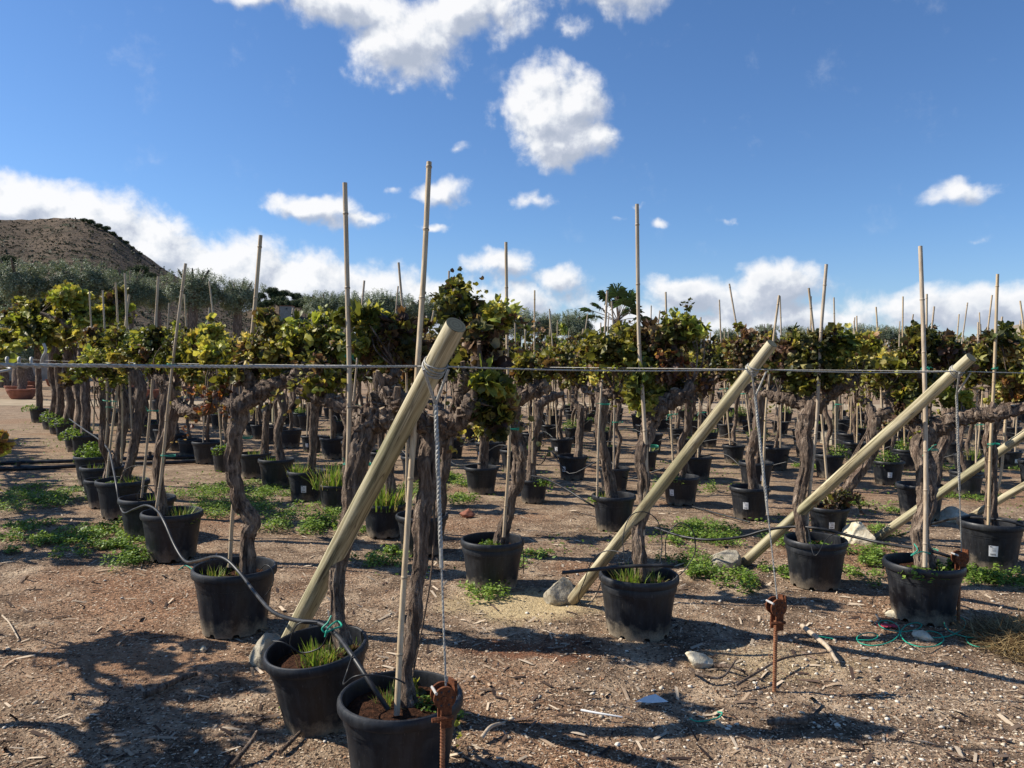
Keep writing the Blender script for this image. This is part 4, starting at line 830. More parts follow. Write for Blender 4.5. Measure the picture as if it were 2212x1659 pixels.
# ------------------------------------------------------------------ bamboo canes
def cane_mesh(pts, r0=.010, r1=.009):
    b = MB(); P = crom(pts, 8); rr = lerp_r([r0, r1], len(P)); L = 0; nxt = random.uniform(.1, .3)
    b.tube(P, rr, 'cane', 10, cap=True, endmat='cane_node')
    for i in range(1, len(P)):
        seg = (P[i] - P[i - 1]).length
        while nxt < L + seg:
            c = P[i - 1].lerp(P[i], (nxt - L) / seg); T = (P[i] - P[i - 1]).normalized(); r = rr[i]
            b.tube([c - T * .007, c - T * .0015, c + T * .002, c + T * .008], [r * 1.02, r * 1.2, r * 1.16, r * 1.01], 'cane', 10, cap=False)
            b.tube([c - T * .0012, c + T * .0012], [r * 1.215, r * 1.215], 'cane_node', 10, cap=False)
            nxt += random.uniform(.26, .42)
        L += seg
    return b.mesh('bamboo_cane', 60)
def tie_mesh(c, r, d=(1, 0, 0), ext=.0, T=Vector((0, 0, 1))):
    b = MB(); c = Vector(c); d = Vector(d).normalized(); s_ = T.cross(d).normalized()
    for off in (0, .006):
        P = [c + d * (math.cos(a) * (r + ext / 2)) + d * ext / 2 + s_ * math.sin(a) * r + T * (off + .004 * math.sin(2 * a)) for a in [2 * math.pi * k / 18 for k in range(19)]]
        b.tube(P, .0022, 'twine', 6, cap=False)
    for k in range(2):
        e = c + Vector((random.uniform(-.07, .05), -r - .01, random.uniform(-.07, .05))); b.tube([c - Vector((0, r, 0)), c + (e - c) * .6 + Vector((0, -.015, .01)), e], .002, 'twine', 5)
    return b
G2 = 'bamboo canes standing in the pots'
def hcane(label, pts, d, r, ties=(), dd1=0):
    n = len(pts); P = [at(u, v, d + dd1 * i / (n - 1)) for i, (u, v) in enumerate(pts)]
    base = P[-1].copy(); o = link('bamboo_cane', cane_mesh([p - base for p in reversed(P)], r * 1.06, r), None, base); tag(o, label, 'bamboo cane', G2)
    for (u, v, ext, rr) in ties:
        tie_mesh(at(u, v, d) - base, rr, (1, .2, 0), ext).build('twine_tie', o, sm=60)
    return o
hcane('tallest bamboo cane, rising from the nearest pot past the big post', [(927, 350), (916, 580), (903, 780), (886, 1050), (868, 1330), (857, 1545)], 3.38, .0115, [], -.38)
hcane('second tallest bamboo cane, tied with green twine beside the big post', [(745, 395), (751, 650), (755, 860), (748, 1100), (732, 1300), (727, 1370)], 3.90, .012, [(752, 771, .02, .015), (750, 1004, .10, .02)], -.2)
hcane('bamboo cane leaning right above the S bent trunk', [(563, 508), (548, 690), (530, 860), (505, 1080), (496, 1225)], 5.0, .0125, [(512, 945, .06, .035)])
hcane('bamboo cane leaning right with green twine, left of the S bent trunk', [(401, 569), (384, 700), (366, 850), (350, 1010), (338, 1100)], 6.5, .0125, [(366, 788, .03, .02), (355, 985, .06, .03)])
hcane('bamboo cane fifth from the left', [(342, 597), (335, 720), (325, 880), (306, 1075)], 7.6, .012, [(325, 888, .08, .03)])
hcane('bamboo cane fourth from the left, tallest of the left four', [(270, 590), (275, 720), (283, 880), (290, 1010)], 8.4, .012)
hcane('bamboo cane third from the left', [(250, 610), (258, 760), (264, 880), (262, 1000)], 9.0, .0115)
hcane('bamboo cane second from the left', [(222, 627), (228, 760), (232, 900), (226, 975)], 9.8, .011, [(232, 880, .06, .03)])
hcane('leftmost of the bamboo canes against the olive trees', [(193, 629), (200, 760), (204, 850), (202, 930)], 11, .011)
hcane('bamboo cane between the big post and the second post, over the leaning trunk', [(1093, 523), (1096, 760), (1100, 960), (1088, 1160)], 5.75, .0115, [(1098, 928, .10, .03)])
hcane('tallest bamboo cane right of centre, in the pot with the hose piece', [(1376, 441), (1380, 720), (1388, 850), (1396, 1000), (1390, 1130), (1384, 1245)], 5.12, .0130, [(1384, 785, .02, .02), (1393, 965, .06, .035)], -.2)
hcane('bamboo cane just left of the tallest cane behind the big post', [(861, 567), (872, 700), (879, 850), (878, 1085)], 7.0, .0105)
hcane('short leaning bamboo cane between the two tallest canes', [(787, 606), (765, 850), (745, 1040)], 7.8, .0105)
hcane('thin bamboo cane right of the tallest cane', [(970, 585), (965, 800), (958, 1000)], 8.0, .010)
hcane('pale bamboo cane leaning in the pot with the hose at the centre', [(1312, 628), (1303, 780), (1293, 940), (1290, 1072)], 7.85, .0115, [(1302, 874, .05, .03)])
hcane('thin upright bamboo cane midway between big post and palm', [(1155, 627), (1154, 780), (1150, 1000)], 9.3, .010, [(1155, 770, .0, .02)])
hcane('thicker bamboo cane leaning right above the third post', [(1785, 571), (1772, 740), (1765, 900), (1750, 1050), (1740, 1170)], 6.22, .0130, [], -.15)
hcane('bamboo cane crossing behind the thicker leaning one, top tilted left', [(1747, 622), (1760, 740), (1775, 900), (1790, 1080)], 7.7, .0115)
hcane('tall bamboo cane tied to the trunk beside the rusty anchor at the right', [(1988, 532), (1994, 700), (1998, 860), (2000, 1050), (1998, 1225)], 5.45, .0140, [(1996, 797, .02, .02), (2000, 972, .06, .035), (2001, 1190, .05, .04)], -.35)
hcane('bamboo cane at the right edge in the grey labelled pot', [(2155, 592), (2148, 800), (2140, 960), (2135, 1135)], 6.5, .012, [(2148, 797, .01, .02), (2141, 960, .05, .03)])
hcane('leaning bamboo cane above the second post top', [(1683, 638), (1670, 740), (1655, 880), (1648, 1050)], 8.5, .0125)
hcane('thin yellow bamboo cane behind the second guy cable', [(1752, 640), (1750, 800), (1748, 960)], 10.5, .010)
hcane('second bamboo cane behind the tall right cane', [(2002, 635), (2001, 760), (1994, 960)], 9.0, .012)
hcane('short leaning bamboo cane right of the tall right cane', [(2018, 662), (2008, 760), (1998, 880)], 10.5, .012)
hcane('leaning bamboo cane beside the right edge cane', [(2165, 684), (2150, 800), (2135, 980)], 9.5, .0115)
hcane('pale bamboo cane right of the right guy cable', [(2180, 790), (2165, 1000), (2155, 1060)], 7.6, .012)
CM = [cane_mesh([(0, 0, .28), (x1, 0, 1.0), (x2, .01, 1.8), (x3, 0, 2.55)], .0105, .0095) for x1, x2, x3 in ((.01, .02, .05), (-.01, -.04, -.05), (.0, .015, -.01), (.02, .05, .12))]
TB = tie_mesh((0, 0, 0), .05, (1, 0, 0), .02).mesh('twine_tie', 60)
for (p, ri, ln, num) in CANES:
    o = link('bamboo_cane', CM[r2.randrange(4)], None, (p.x + r2.uniform(-.1, .1), p.y - r2.uniform(.03, .12), 0)); o.rotation_euler = (r2.uniform(-.06, .06), ln * .8, r2.uniform(0, 6.28)); o.scale = (1.3, 1.3, r2.uniform(.92, 1.16))
    tag(o, f'bamboo cane at the {ORD[num - 1]} vine from the front of the {ORD[ri]} row from left', 'bamboo cane', f'distant canes in row {ORD[ri]}')
    if p.y < 14 and r2.random() < .6: link('twine_tie', TB, o, (0, .04, r2.uniform(.9, 1.3)))

# ------------------------------------------------------------------ braced posts, cables, anchors
def post(label, foot, top, r0, r, hasbind=True):
    foot, top = Vector(foot), Vector(top); ax = (top - foot).normalized(); L = (top - foot).length
    o = empty('wooden_post', foot); tag(o, label, 'wooden post', 'slanting end posts of the vine rows'); b = MB(); seg = 36; n = 40
    M = ax.to_track_quat('Z', 'Y').to_matrix(); vs = []
    for i in range(n + 1):
        z = L * i / n; rr = r0 + (r - r0) * i / n
        for j in range(seg):
            a = 6.28318 * j / seg; q_ = rr * (1 + .035 * noise.noise(Vector((math.cos(a) * 1.3, math.sin(a) * 1.3, z * 1.6 + r * 90))) + .014 * noise.noise(Vector((math.cos(a) * 6, math.sin(a) * 6, z * 1.5))))
            if i in (0, n): q_ *= .975
            vs.append((q_ * math.cos(a), q_ * math.sin(a), z if i not in (0, n) else z))
    b.add(vs, [(i * seg + j, i * seg + (j + 1) % seg, (i + 1) * seg + (j + 1) % seg, (i + 1) * seg + j) for i in range(n) for j in range(seg)], 'post')
    bd = b.build('shaft', o, sm=50); bd.rotation_mode = 'QUATERNION'; bd.rotation_quaternion = ax.to_track_quat('Z', 'Y')
    for z in (-.0015, L + .0015):
        e = MB(); q_ = r * .96 if z > 0 else r0 * .96; k = [(q_ * math.cos(6.28318 * j / seg), q_ * math.sin(6.28318 * j / seg), z) for j in range(seg)]
        e.add(k, [tuple(range(seg)) if z > 0 else tuple(reversed(range(seg)))], 'post_end'); e.build('cut_end', bd)
    if hasbind:
        g = MB(); t0 = (1.69 - foot.z) / (ax.z * L) * L
        for k, (dz, tl) in enumerate(((-.012, .25), (0, .1), (.010, -.1), (.018, .35), (.0, -.45))):
            P = []
            for a in np.linspace(0, 6.2832, 28):
                P.append(M @ Vector(((r * 1.03 + .003) * math.cos(a), (r * 1.03 + .003) * math.sin(a), t0 + dz + tl * r * math.sin(a + k))))
            g.tube(P, .0032, 'galvanised', 7, cap=False)
        g.build('wire_binding', o, sm=60)
    return foot + ax * ((1.69 - foot.z) / ax.z)
tA = post('nearest slanting post, crossing the left centre in front of the vines', gnd(604, 1428), at(985, 702, 2.84), .054, .0405)
tB = post('second slanting post, its top in front of the vines right of centre', gnd(1232, 1302), at(1668, 742, 4.15), .042, .031)
tC = post('third slanting post reaching up to the right edge cane', gnd(1606, 1217), at(2098, 772, 4.85), .046, .036)
tD = post('fourth slanting post, its top outside the right edge', gnd(1893, 1163), at(2410, 800, 6.2), .043, .034, False)
tE = post('last slanting post, only its foot in view at the right', gnd(2098, 1116), at(2640, 800, 7.3), .042, .034, False)
def cable(name, label, P, r, cat='cable', group='steel cables of the trellis', strand=True):
    b = MB(); P = [Vector(p) for p in P]; base = P[0].copy(); Q = [p - base for p in P]
    if strand:
        for k in range(3):
            pts = []; T = (Q[-1] - Q[0]).normalized(); N = T.orthogonal().normalized(); B = T.cross(N); tot = sum((Q[i + 1] - Q[i]).length for i in range(len(Q) - 1)); st = int(tot / .0085); L = 0
            st = min(st, 700); 
            cum = [0]
            for i in range(len(Q) - 1): cum.append(cum[-1] + (Q[i + 1] - Q[i]).length)
            for s_ in range(st + 1):
                l = tot * s_ / st; i = max(0, min(len(Q) - 2, int(np.searchsorted(cum, l)) - 1)); c = Q[i].lerp(Q[i + 1], (l - cum[i]) / max(1e-6, cum[i + 1] - cum[i]))
                a = l * 2 * math.pi / .05 + k * 2.094; pts.append(c + (N * math.cos(a) + B * math.sin(a)) * r * .5)
            b.tube(pts, r * .58, 'galvanised', 5)
    else: b.tube(Q, r, 'galvanised', 6)
    return tag(b.build(name, loc=base, sm=60), label, cat, group)
def sag(a, c, s_, n=16):
    a, c = Vector(a), Vector(c); return [a.lerp(c, i / n) - Vector((0, 0, s_ * 4 * (i / n) * (1 - i / n))) for i in range(n + 1)]
cable('steel_cable', 'thick twisted cable running from the left edge to the biggest post', sag(at(-420, 783, 1.36), tA + Vector((-.06, -.06, 0)), .004), .0048)
cable('steel_cable', 'twisted cable stretched from the biggest post to the second post', sag(tA + Vector((.06, -.06, 0)), tB + Vector((-.04, -.05, .0)), .012), .0038)
cable('steel_cable', 'twisted cable stretched from the second post to the third post', sag(tB + Vector((.05, -.05, 0)), tC + Vector((-.04, -.05, 0)), .012), .0036)
cable('steel_cable', 'twisted cable running from the third post out of the right edge', sag(tC + Vector((.05, -.05, 0)), at(2560, 806, 6.4), .012), .0036)
# hooked wire end on the cable at the left
b = MB(); c0 = at(52, 783, 1.80)
P = [c0 + Vector((-.075 + .0028 * k, .011 * math.cos(k * .62), .011 * math.sin(k * .62))) for k in range(40)]
P = [at(-60, 812, 1.72), at(5, 802, 1.74), at(22, 796, 1.76)] + P + [at(92, 772, 1.8), at(99, 757, 1.8), at(94, 742, 1.8)]
b.tube(crom([p - c0 for p in P], 3), .0032, 'galvanised', 7); tag(b.build('wire_hook', loc=c0, sm=60), 'curled wire end twisted round the thick cable at the left edge', 'wire hook')
def anchor(label, pos, zp, sc, rz):
    o = empty('ground_anchor', pos, rz); tag(o, label, 'ground anchor', 'rusty ground anchors of the guy cables')
    b = MB(); P = []; R_ = []
    n = int((zp + .03) / .006)
    for i in range(n): P.append((0, 0, -.03 + i * .006)); R_.append(.0088 * sc + (.0016 if i % 2 else 0))
    b.tube(P, R_, 'rebar', 10); b.build('rod', o)
    R90 = Matrix.Rotation(math.pi / 2, 3, 'X')
    for y, nm in ((-.024, 'front_plate'), (.024, 'rear_plate')):
        b = MB(); z0 = zp + .062 * sc; seg = 28; th = .005
        for yy, fl in ((y - th, 1), (y + th, 0)):
            v_ = [(math.cos(6.28318 * j / seg) * .042 * sc, yy, z0 + math.sin(6.28318 * j / seg) * .042 * sc) for j in range(seg)]
            b.add(v_, [tuple(range(seg)) if fl else tuple(reversed(range(seg)))], 'rust')
        k = len(b.v) - 2 * seg
        for j in range(seg): b.f.append((k + j, k + seg + j, k + seg + (j + 1) % seg, k + (j + 1) % seg)); b.mi.append(0)
        b.box((.006, y, zp - .006 * sc), (.040 * sc, .0085, .085 * sc), 'rust')
        for j in range(6):
            a = j * 1.047; c = Vector((math.cos(a) * .028 * sc, y - th - .0006, z0 + math.sin(a) * .028 * sc)); b.add([c + Vector((math.cos(t_) * .0045, 0, math.sin(t_) * .0045)) for t_ in [k_ * .785 for k_ in range(8)]], [tuple(range(8))], 'ink_hole_shade')  # flat dark discs: shade inside the plate holes, put in as colour
        b.build(nm, o)
    b = MB(); b.tube([(-.004, -.034, zp + .062 * sc), (-.004, .034, zp + .062 * sc)], .010 * sc, 'rust', 12); b.build('pulley_bolt', o, sm=40)
    b = MB(); b.tube([(-.034 * sc, -.033, zp + .085 * sc), (-.034 * sc, .032, zp + .085 * sc)], .0055 * sc, 'bolt', 8); b.build('shiny_bolt', o, sm=40)
    b = MB(); b.tube([(-.05 * sc, -.033, zp - .01), (.03 * sc, -.032, zp - .01)], .009 * sc, 'rust', 6); b.build('hook_bolt', o, sm=40)
    b = MB(); b.box((.040 * sc, .012, zp + .085 * sc), (.008, .05, .055 * sc), 'rust', .3); b.build('side_bracket', o)
    return Vector(pos) + Vector((.012, 0, zp + .05))
pa = at(957, 1520, 2.80); aA = anchor('large rusty anchor in front of the nearest pot, bottom centre', (pa.x, pa.y, 0), .42, 1.0, .35)
pb = gnd(1673, 1487); aB = anchor('rusty anchor standing alone on a ridged rod right of centre', pb, .37, 1.1, .25)
pc2 = gnd(2070, 1345); aC = anchor('rusty anchor in front of the pot at the far right', pc2, .37, 1.1, .1)
def guy(label, tie, an, r):
    j = tie.lerp(an, .12) ; a1 = tie + Vector((-.03, -.09, -.01)); a2 = tie + Vector((.06, -.06, -.01)); b = MB(); base = an.copy()
    o = empty('guy_cable', base); tag(o, label, 'cable', 'guy cables from post tops to anchors')
    for s0, nm in ((a1, 'first_strand'), (a2, 'second_strand')):
        P = [s0 - base, j.lerp(s0, .4) - base, j - base]; g = MB(); g.tube(crom(P, 6), r * 1.15, 'galvanised', 7); g.build(nm, o, sm=60)
    mid = j.lerp(an, .50); c = cable('cord', None, [j, mid], r * 1.75, None, None); c2_ = cable('cord', None, [mid, an], r * .85, None, None); c2_.parent = o; c2_.location = mid - base; c2_.name = 'thin_cord'; c.parent = o; c.location = j - base; c.name = 'twisted_cord'
    for k in ('label', 'category', 'group'):
        if k in c: del c[k]
        if k in c2_: del c2_[k]
    g = MB(); m_ = j.lerp(an, .52) - base
    g.tube([m_ - (an - j).normalized() * .05, m_ + (an - j).normalized() * .05], r * 1.5, 'galvanised', 7); g.build('splice', o)
guy('guy cable hanging from the biggest post to the nearest anchor', tA, aA, .0050)
guy('guy cable hanging from the second post to the lone anchor', tB, aB, .0046)
guy('guy cable hanging from the third post to the right anchor', tC, aC, .0048)
# row wires
for ri, r_ in enumerate(ROWR[:16]):
    s0 = {0: -1.0, 1: -.6, 2: -1.0, 3: -1.2, 4: -1.0}.get(ri, -1.2)
    a = grid(r_, s0); c = grid(r_, 24); a.z = 1.69; c.z = 1.72
    if ri == 0: a = tA.copy()
    if ri == 1: a = tB.copy()
    if ri == 2: a = tC.copy()
    cable('trellis_wire', f'thin wire along the {ORD[ri]} row of vines from the left', sag(a, c, .03, 24), .0026, 'wire', 'trellis wires along the vine rows', False)
# upright posts in concrete
for (u, v, lb) in [(593, 938, 'upright timber post in a square concrete block at the left'), (1803, 958, 'upright timber post in a concrete foot at the right')]:
    g = gnd(u, v); o = empty('upright_post', g); tag(o, lb, 'post')
    b = MB(); b.tube([(0, 0, .2), (0, 0, 1.2), (0, 0, 2.1)], .065, 'post', 16, .05); b.build('timber', o, sm=50)
    b = MB(); b.box((0, 0, .12), (.45, .45, .26), 'concrete', .2); b.build('footing', o)

# ------------------------------------------------------------------ irrigation
def hose(name, label, pts, r, cat='hose', group=None, mat='hose', per=8):
    P = crom(pts, per); base = P[0].copy(); b = MB(); b.tube([p - base for p in P], r, mat, 10)
    return tag(b.build(name, loc=base, sm=60), label, cat, group)
hz = [(838, 1532, 3.0), (800, 1475, 3.02), (760, 1415, 3.15), (727, 1372, 3.35), (690, 1347, 3.5), (640, 1340, 3.65), (590, 1322, 3.95), (552, 1282, 4.3), (520, 1240, 4.6), (490, 1210, 4.75), (462, 1203, 4.9), (425, 1212, 5.4), (400, 1212, 5.7), (378, 1180, 5.9), (355, 1128, 6.1), (338, 1102, 6.35), (315, 1092, 6.6), (290, 1100, 7.0), (268, 1108, 7.2), (258, 1085, 7.4), (250, 1040, 7.6), (240, 990, 8.3), (236, 975, 8.6), (225, 960, 9.3), (208, 945, 10), (185, 930, 11), (150, 905, 13)]
hose('irrigation_hose', 'thick black hose draped from pot to pot along the left row', [at(*p) for p in hz], .0105)
hose('irrigation_hose', 'short grey hose piece laid across the rim of the pot right of the second post', [at(1215, 1237, 4.75), at(1285, 1230, 4.68), at(1350, 1224, 4.62), at(1400, 1222, 4.6), at(1455, 1222, 4.6)], .011)
hose('irrigation_hose', 'black hose sagging behind the third post and along the right pots', [at(1415, 1140, 6.8), at(1470, 1158, 6.6), at(1530, 1166, 6.4), at(1600, 1160, 6.3), at(1655, 1145, 6.2), at(1712, 1138, 6.1), at(1770, 1142, 5.95), at(1830, 1156, 5.9), at(1900, 1172, 5.7), at(1960, 1182, 5.4), at(2010, 1190, 5.25), at(2060, 1205, 5.2)], .011)
hose('irrigation_hose', 'grey hose strung from the centre pot away to the left', [at(1148, 1028, 8.9), at(1180, 1035, 8.8), at(1225, 1058, 8.6), at(1260, 1080, 8.4), at(1285, 1095, 8.35)], .011)
hose('irrigation_hose', 'hose on the ground crossing behind the second post', [gnd(1330, 1055, .02), gnd(1400, 1068, .02), gnd(1480, 1090, .02), gnd(1560, 1112, .02), gnd(1620, 1128, .02)], .010)
hose('irrigation_hose', 'black hose in the gap behind the third row anchor pot', [at(1900, 1172, 7.9), at(1960, 1150, 7.8), at(2020, 1130, 7.5), at(2080, 1118, 7.0), at(2150, 1122, 6.5), at(2200, 1132, 6.4), at(2260, 1160, 6.3)], .011)
b = MB()
for k, (v0, v1, lb) in enumerate([(1003, 984, 'rear black pipe lying across the soil at the left'), (1016, 994, 'front black pipe lying across the soil at the left')]):
    A, B_ = gnd(-60, v0, .03), gnd(490, v1, .03); base = A.copy(); o = empty('water_pipe', base); tag(o, lb, 'pipe', 'black water pipes')
    b = MB(); P = sag(A, B_, -.004, 30); P = [p - base + Vector((0, .05 * math.sin(i * .45 + k), 0)) for i, p in enumerate(P)]; b.tube(P, .032, 'hose', 12); b.build('pipe', o, sm=60)
    for uu in ((30, 325) if k else (155, 310)):
        tt = (uu + 60) / 550; c = A.lerp(B_, tt) - base; g = MB(); T = (B_ - A).normalized(); g.tube([c - T * .07, c + T * .07], .042, 'hose', 12); g.tube([c, c + Vector((0, 0, .11))], .028, 'hose', 10); g.build('coupling', o, sm=50)
for ri in range(2, 11):
    for (sa, sb, nm) in ((1.5, 8.5, 'front'), (9.2, 19, 'rear')):
        P = []
        for i, s_ in enumerate(np.arange(sa + SST.get(ri, 0) * .5, sb, .55)):
            g = grid(ROWR[ri] + random.uniform(-.16, .16), s_); g.z = (.40 if i % 2 == 0 else .12 + random.random() * .26); P.append(g)
        if len(P) > 3: hose('drip_line', f'thin black drip line in the {nm} half of the {ORD[ri]} row from the left', P, .0085, 'drip line', 'drip lines strung between the pots', per=5)
G3 = 'thin black drip tubes on the pots'
def loop(label, pts, r=.0032): hose('drip_tube', label, pts, r, 'drip tube', G3)
loop('thin drip tube looping inside the tilted pot', [at(692, 1345, 3.5), at(650, 1345, 3.5), at(633, 1365, 3.5), at(628, 1395, 3.5), at(655, 1410, 3.48), at(690, 1400, 3.46), at(705, 1378, 3.45), at(712, 1362, 3.42)])
loop('thin drip tube from the rim of the tilted pot into its soil', [at(668, 1422, 3.5), at(640, 1405, 3.48), at(612, 1388, 3.48), at(590, 1385, 3.5)])
loop('thin drip tube hanging from the hose over the nearest pot', [at(762, 1415, 3.12), at(750, 1450, 3.1), at(742, 1478, 3.0), at(765, 1462, 2.95), at(800, 1458, 2.95), at(850, 1465, 2.98), at(875, 1476, 3.0)])
loop('thin drip tube hanging on the right rim of the dusty pot', [at(560, 1232, 4.75), at(575, 1220, 4.6), at(590, 1235, 4.55), at(588, 1265, 4.55), at(570, 1290, 4.6)])
loop('thin drip tube arching left of the trunk in the pot with the hose piece', [at(1350, 1222, 4.65), at(1346, 1160, 4.7), at(1362, 1115, 4.75), at(1392, 1106, 4.75), at(1420, 1125, 4.75), at(1430, 1170, 4.7), at(1426, 1215, 4.65)])
loop('thin drip tube arching right over the rim of the pot with the hose piece', [at(1438, 1215, 4.6), at(1440, 1160, 4.6), at(1468, 1130, 4.6), at(1495, 1145, 4.6), at(1502, 1190, 4.6), at(1480, 1230, 4.6), at(1452, 1255, 4.6)])
loop('thin drip tube looping against the foot of the second post', [at(1355, 1195, 4.7), at(1310, 1190, 4.8), at(1280, 1210, 4.85), at(1262, 1255, 4.9), at(1250, 1290, 5.0), at(1262, 1310, 5.0), at(1285, 1290, 5.0), at(1305, 1240, 4.9)])
loop('thin drip tube hanging down the right side of the pot left of the second post', [at(1105, 1150, 5.8), at(1125, 1158, 5.7), at(1130, 1190, 5.7), at(1131, 1240, 5.7)])
loop('thin drip tube looping over the pot fifth from the left row end', [at(300, 1088, 7.2), at(298, 1068, 7.2), at(312, 1050, 7.2), at(328, 1058, 7.2), at(332, 1085, 7.2)])
loop('thin drip tube between the hose and the trunk of the leaning vine', [at(262, 1035, 8.1), at(270, 1015, 8.1), at(300, 1005, 8.1), at(330, 1015, 7.9), at(345, 1040, 7.7)])
loop('thin grey tube arching down between the third row pots', [at(1745, 1140, 6.0), at(1760, 1200, 5.6), at(1790, 1160, 5.7), at(1830, 1150, 5.8)])

# green twine pieces
def twine(label, pts, r=.0028): hose('green_twine', label, pts, r, 'twine', 'scraps of green twine', 'twine')
twine('green twine knot tying the hose to the cane over the tilted pot', [at(716, 1330, 3.38), at(708, 1345, 3.36), at(696, 1358, 3.35), at(704, 1366, 3.35), at(722, 1358, 3.4), at(738, 1352, 3.45), at(728, 1342, 3.5), at(708, 1358, 3.36), at(702, 1376, 3.34)], .0042)
twine('bright green twine scrap on the soil at the lower right centre', [gnd(1490, 1552, .01), gnd(1505, 1558, .02), gnd(1530, 1556, .015), gnd(1552, 1550, .01), gnd(1560, 1540, .03), gnd(1550, 1538, .02)], .0035)
twine('green twine curl on the soil near the weeds at the left', [gnd(385, 1232, .01), gnd(402, 1222, .02), gnd(425, 1236, .01), gnd(445, 1236, .02), gnd(468, 1228, .01)], .004)
tw = []
r3 = random.Random(5); u, v = 1845, 1358
for k in range(46): tw.append(gnd(1850 + 6.4 * k + 34 * math.sin(k * .85), 1366 + 18 * math.sin(k * .33) + 16 * math.cos(k * .85), .015 + .02 * r3.random()))
twine('long tangle of green twine behind the white stone at the right', tw, .0035)
twine('green twine scrap left of the pale stick at the right', [gnd(1736, 1360, .01), gnd(1760, 1372, .02), gnd(1800, 1380, .01)], .0035)
twine('green twine tied round the hose at the pot beside the right anchor', [at(1975, 1175, 5.1), at(1982, 1188, 5.05), at(1968, 1200, 5.05), at(1990, 1192, 5.02), at(2010, 1196, 5.0)], .004)

# ------------------------------------------------------------------ stones, sticks, litter
def stone(name, label, c, size, mat, sd, cat='rock', group=None, cuts=5):
    b = MB(); import bmesh
    bm = bmesh.new(); bmesh.ops.create_icosphere(bm, subdivisions=4, radius=1); rs = random.Random(sd)
    planes = [(Vector((rs.uniform(-1, 1), rs.uniform(-1, 1), rs.uniform(-.4, 1))).normalized(), rs.uniform(.45, .8)) for _ in range(cuts + 3)]
    for v_ in bm.verts:
        p = v_.co.copy()
        for nn, dd in planes:
            e = p.dot(nn) - dd
            if e > 0: p -= nn * e
        p += p.normalized() * (noise.noise(p * 2.5 + Vector((sd, 0, 0))) * .06 + noise.noise(p * 9) * .03)
        v_.co = Vector((p.x * size[0], p.y * size[1], p.z * size[2]))
    me = bpy.data.meshes.new(name); bm.to_mesh(me); bm.free(); me.materials.append(MATS[mat]); smooth(me, 35)
    o = link(name, me, None, c); o.rotation_euler = (0, 0, rs.uniform(0, 6)); return tag(o, label, cat, group)
stone('concrete_chunk', 'concrete lump at the foot of the biggest post, left of the tilted pot', gnd(588, 1425) + Vector((0, 0, .05)), (.15, .13, .13), 'concrete', 3)
stone('concrete_chunk', 'concrete lump on the sand at the foot of the second post', gnd(1205, 1296) + Vector((0, 0, .05)), (.13, .12, .12), 'concrete', 8)
stone('concrete_chunk', 'grey concrete lump at the foot of the third post', gnd(1560, 1222) + Vector((0, 0, .05)), (.18, .15, .12), 'concrete', 12)
stone('concrete_chunk', 'pale concrete mound at the foot of the fourth post', gnd(1862, 1172) + Vector((0, 0, .03)), (.22, .18, .17), 'pale_stone', 15)
stone('concrete_chunk', 'pale concrete mound at the foot of the last post', gnd(2060, 1122) + Vector((0, 0, .03)), (.22, .18, .15), 'pale_stone', 17)
stone('pale_rock', 'cream rock with branches beside it, right of the nearest rod', gnd(1508, 1437) + Vector((0, 0, .03)), (.085, .055, .055), 'pale_stone', 21)
stone('pale_rock', 'flat cream rock lying in the green twine at the right', gnd(1993, 1378) + Vector((0, 0, .02)), (.085, .06, .035), 'pale_stone', 22)
stone('pale_rock', 'flat cream rock against the base of the pot with the right anchor', gnd(1935, 1330) + Vector((0, 0, .02)), (.075, .06, .04), 'pale_stone', 23)
stone('pale_rock', 'small cream stone on the red soil left of the concrete lump', gnd(438, 1406) + Vector((0, 0, .01)), (.028, .022, .022), 'pale_stone', 24)
stone('red_stone', 'reddish stone beside the dust stained pot behind the big post', gnd(1010, 1115) + Vector((0, 0, .03)), (.09, .07, .06), 'terracotta', 25)
b = MB(); c = gnd(1410, 1518); b.add([(-.09, 0, .004), (-.01, -.03, .012), (.08, .0, .006), (.02, .035, .03), (-.03, .03, .02)], [(0, 1, 4), (1, 2, 3), (1, 3, 4)], 'white_plastic'); tag(b.build('plastic_scrap', loc=c), 'flat white torn scrap lying on the chips at the bottom', 'litter')
def stick(label, pts, r, mat='bark', nm='fallen_stick', bk=.2):
    P = crom(pts, 6); base = P[0].copy(); b = MB(); b.tube([p - base for p in P], lerp_r([r, r * .9, r * .6], len(P)), mat, 9, bk, sd=r * 100)
    return tag(b.build(nm, loc=base, sm=60), label, 'stick', 'sticks lying on the ground')
stick('straight white stick lying on the chips at the bottom centre', [gnd(1255, 1534, .01), gnd(1300, 1542, .014), gnd(1345, 1549, .01)], .006, 'white_plastic', bk=0)
stick('thick dark stick on the shaded soil at the lower left', [gnd(310, 1502, .02), gnd(345, 1488, .03), gnd(385, 1468, .03), gnd(425, 1455, .03)], .018)
stick('dark stick left of the nearest pot', [gnd(605, 1625, .01), gnd(640, 1590, .02), gnd(660, 1570, .02)], .010)
stick('split pale branch lying right of the lone anchor', [gnd(1733, 1352, .03), gnd(1765, 1378, .05), gnd(1790, 1400, .04), gnd(1808, 1430, .02)], .016, 'cane')
stick('curved dark branch touching the split pale branch', [gnd(1590, 1480, .02), gnd(1640, 1450, .05), gnd(1700, 1420, .05), gnd(1800, 1408, .03)], .008)
stick('short thick dark stick at the lower right', [gnd(1657, 1560, .02), gnd(1700, 1560, .03), gnd(1745, 1555, .02), gnd(1778, 1525, .05)], .013)
stick('dark forked branch beside the cream rock', [gnd(1490, 1445, .03), gnd(1520, 1460, .04), gnd(1560, 1462, .03), gnd(1590, 1425, .08)], .009)
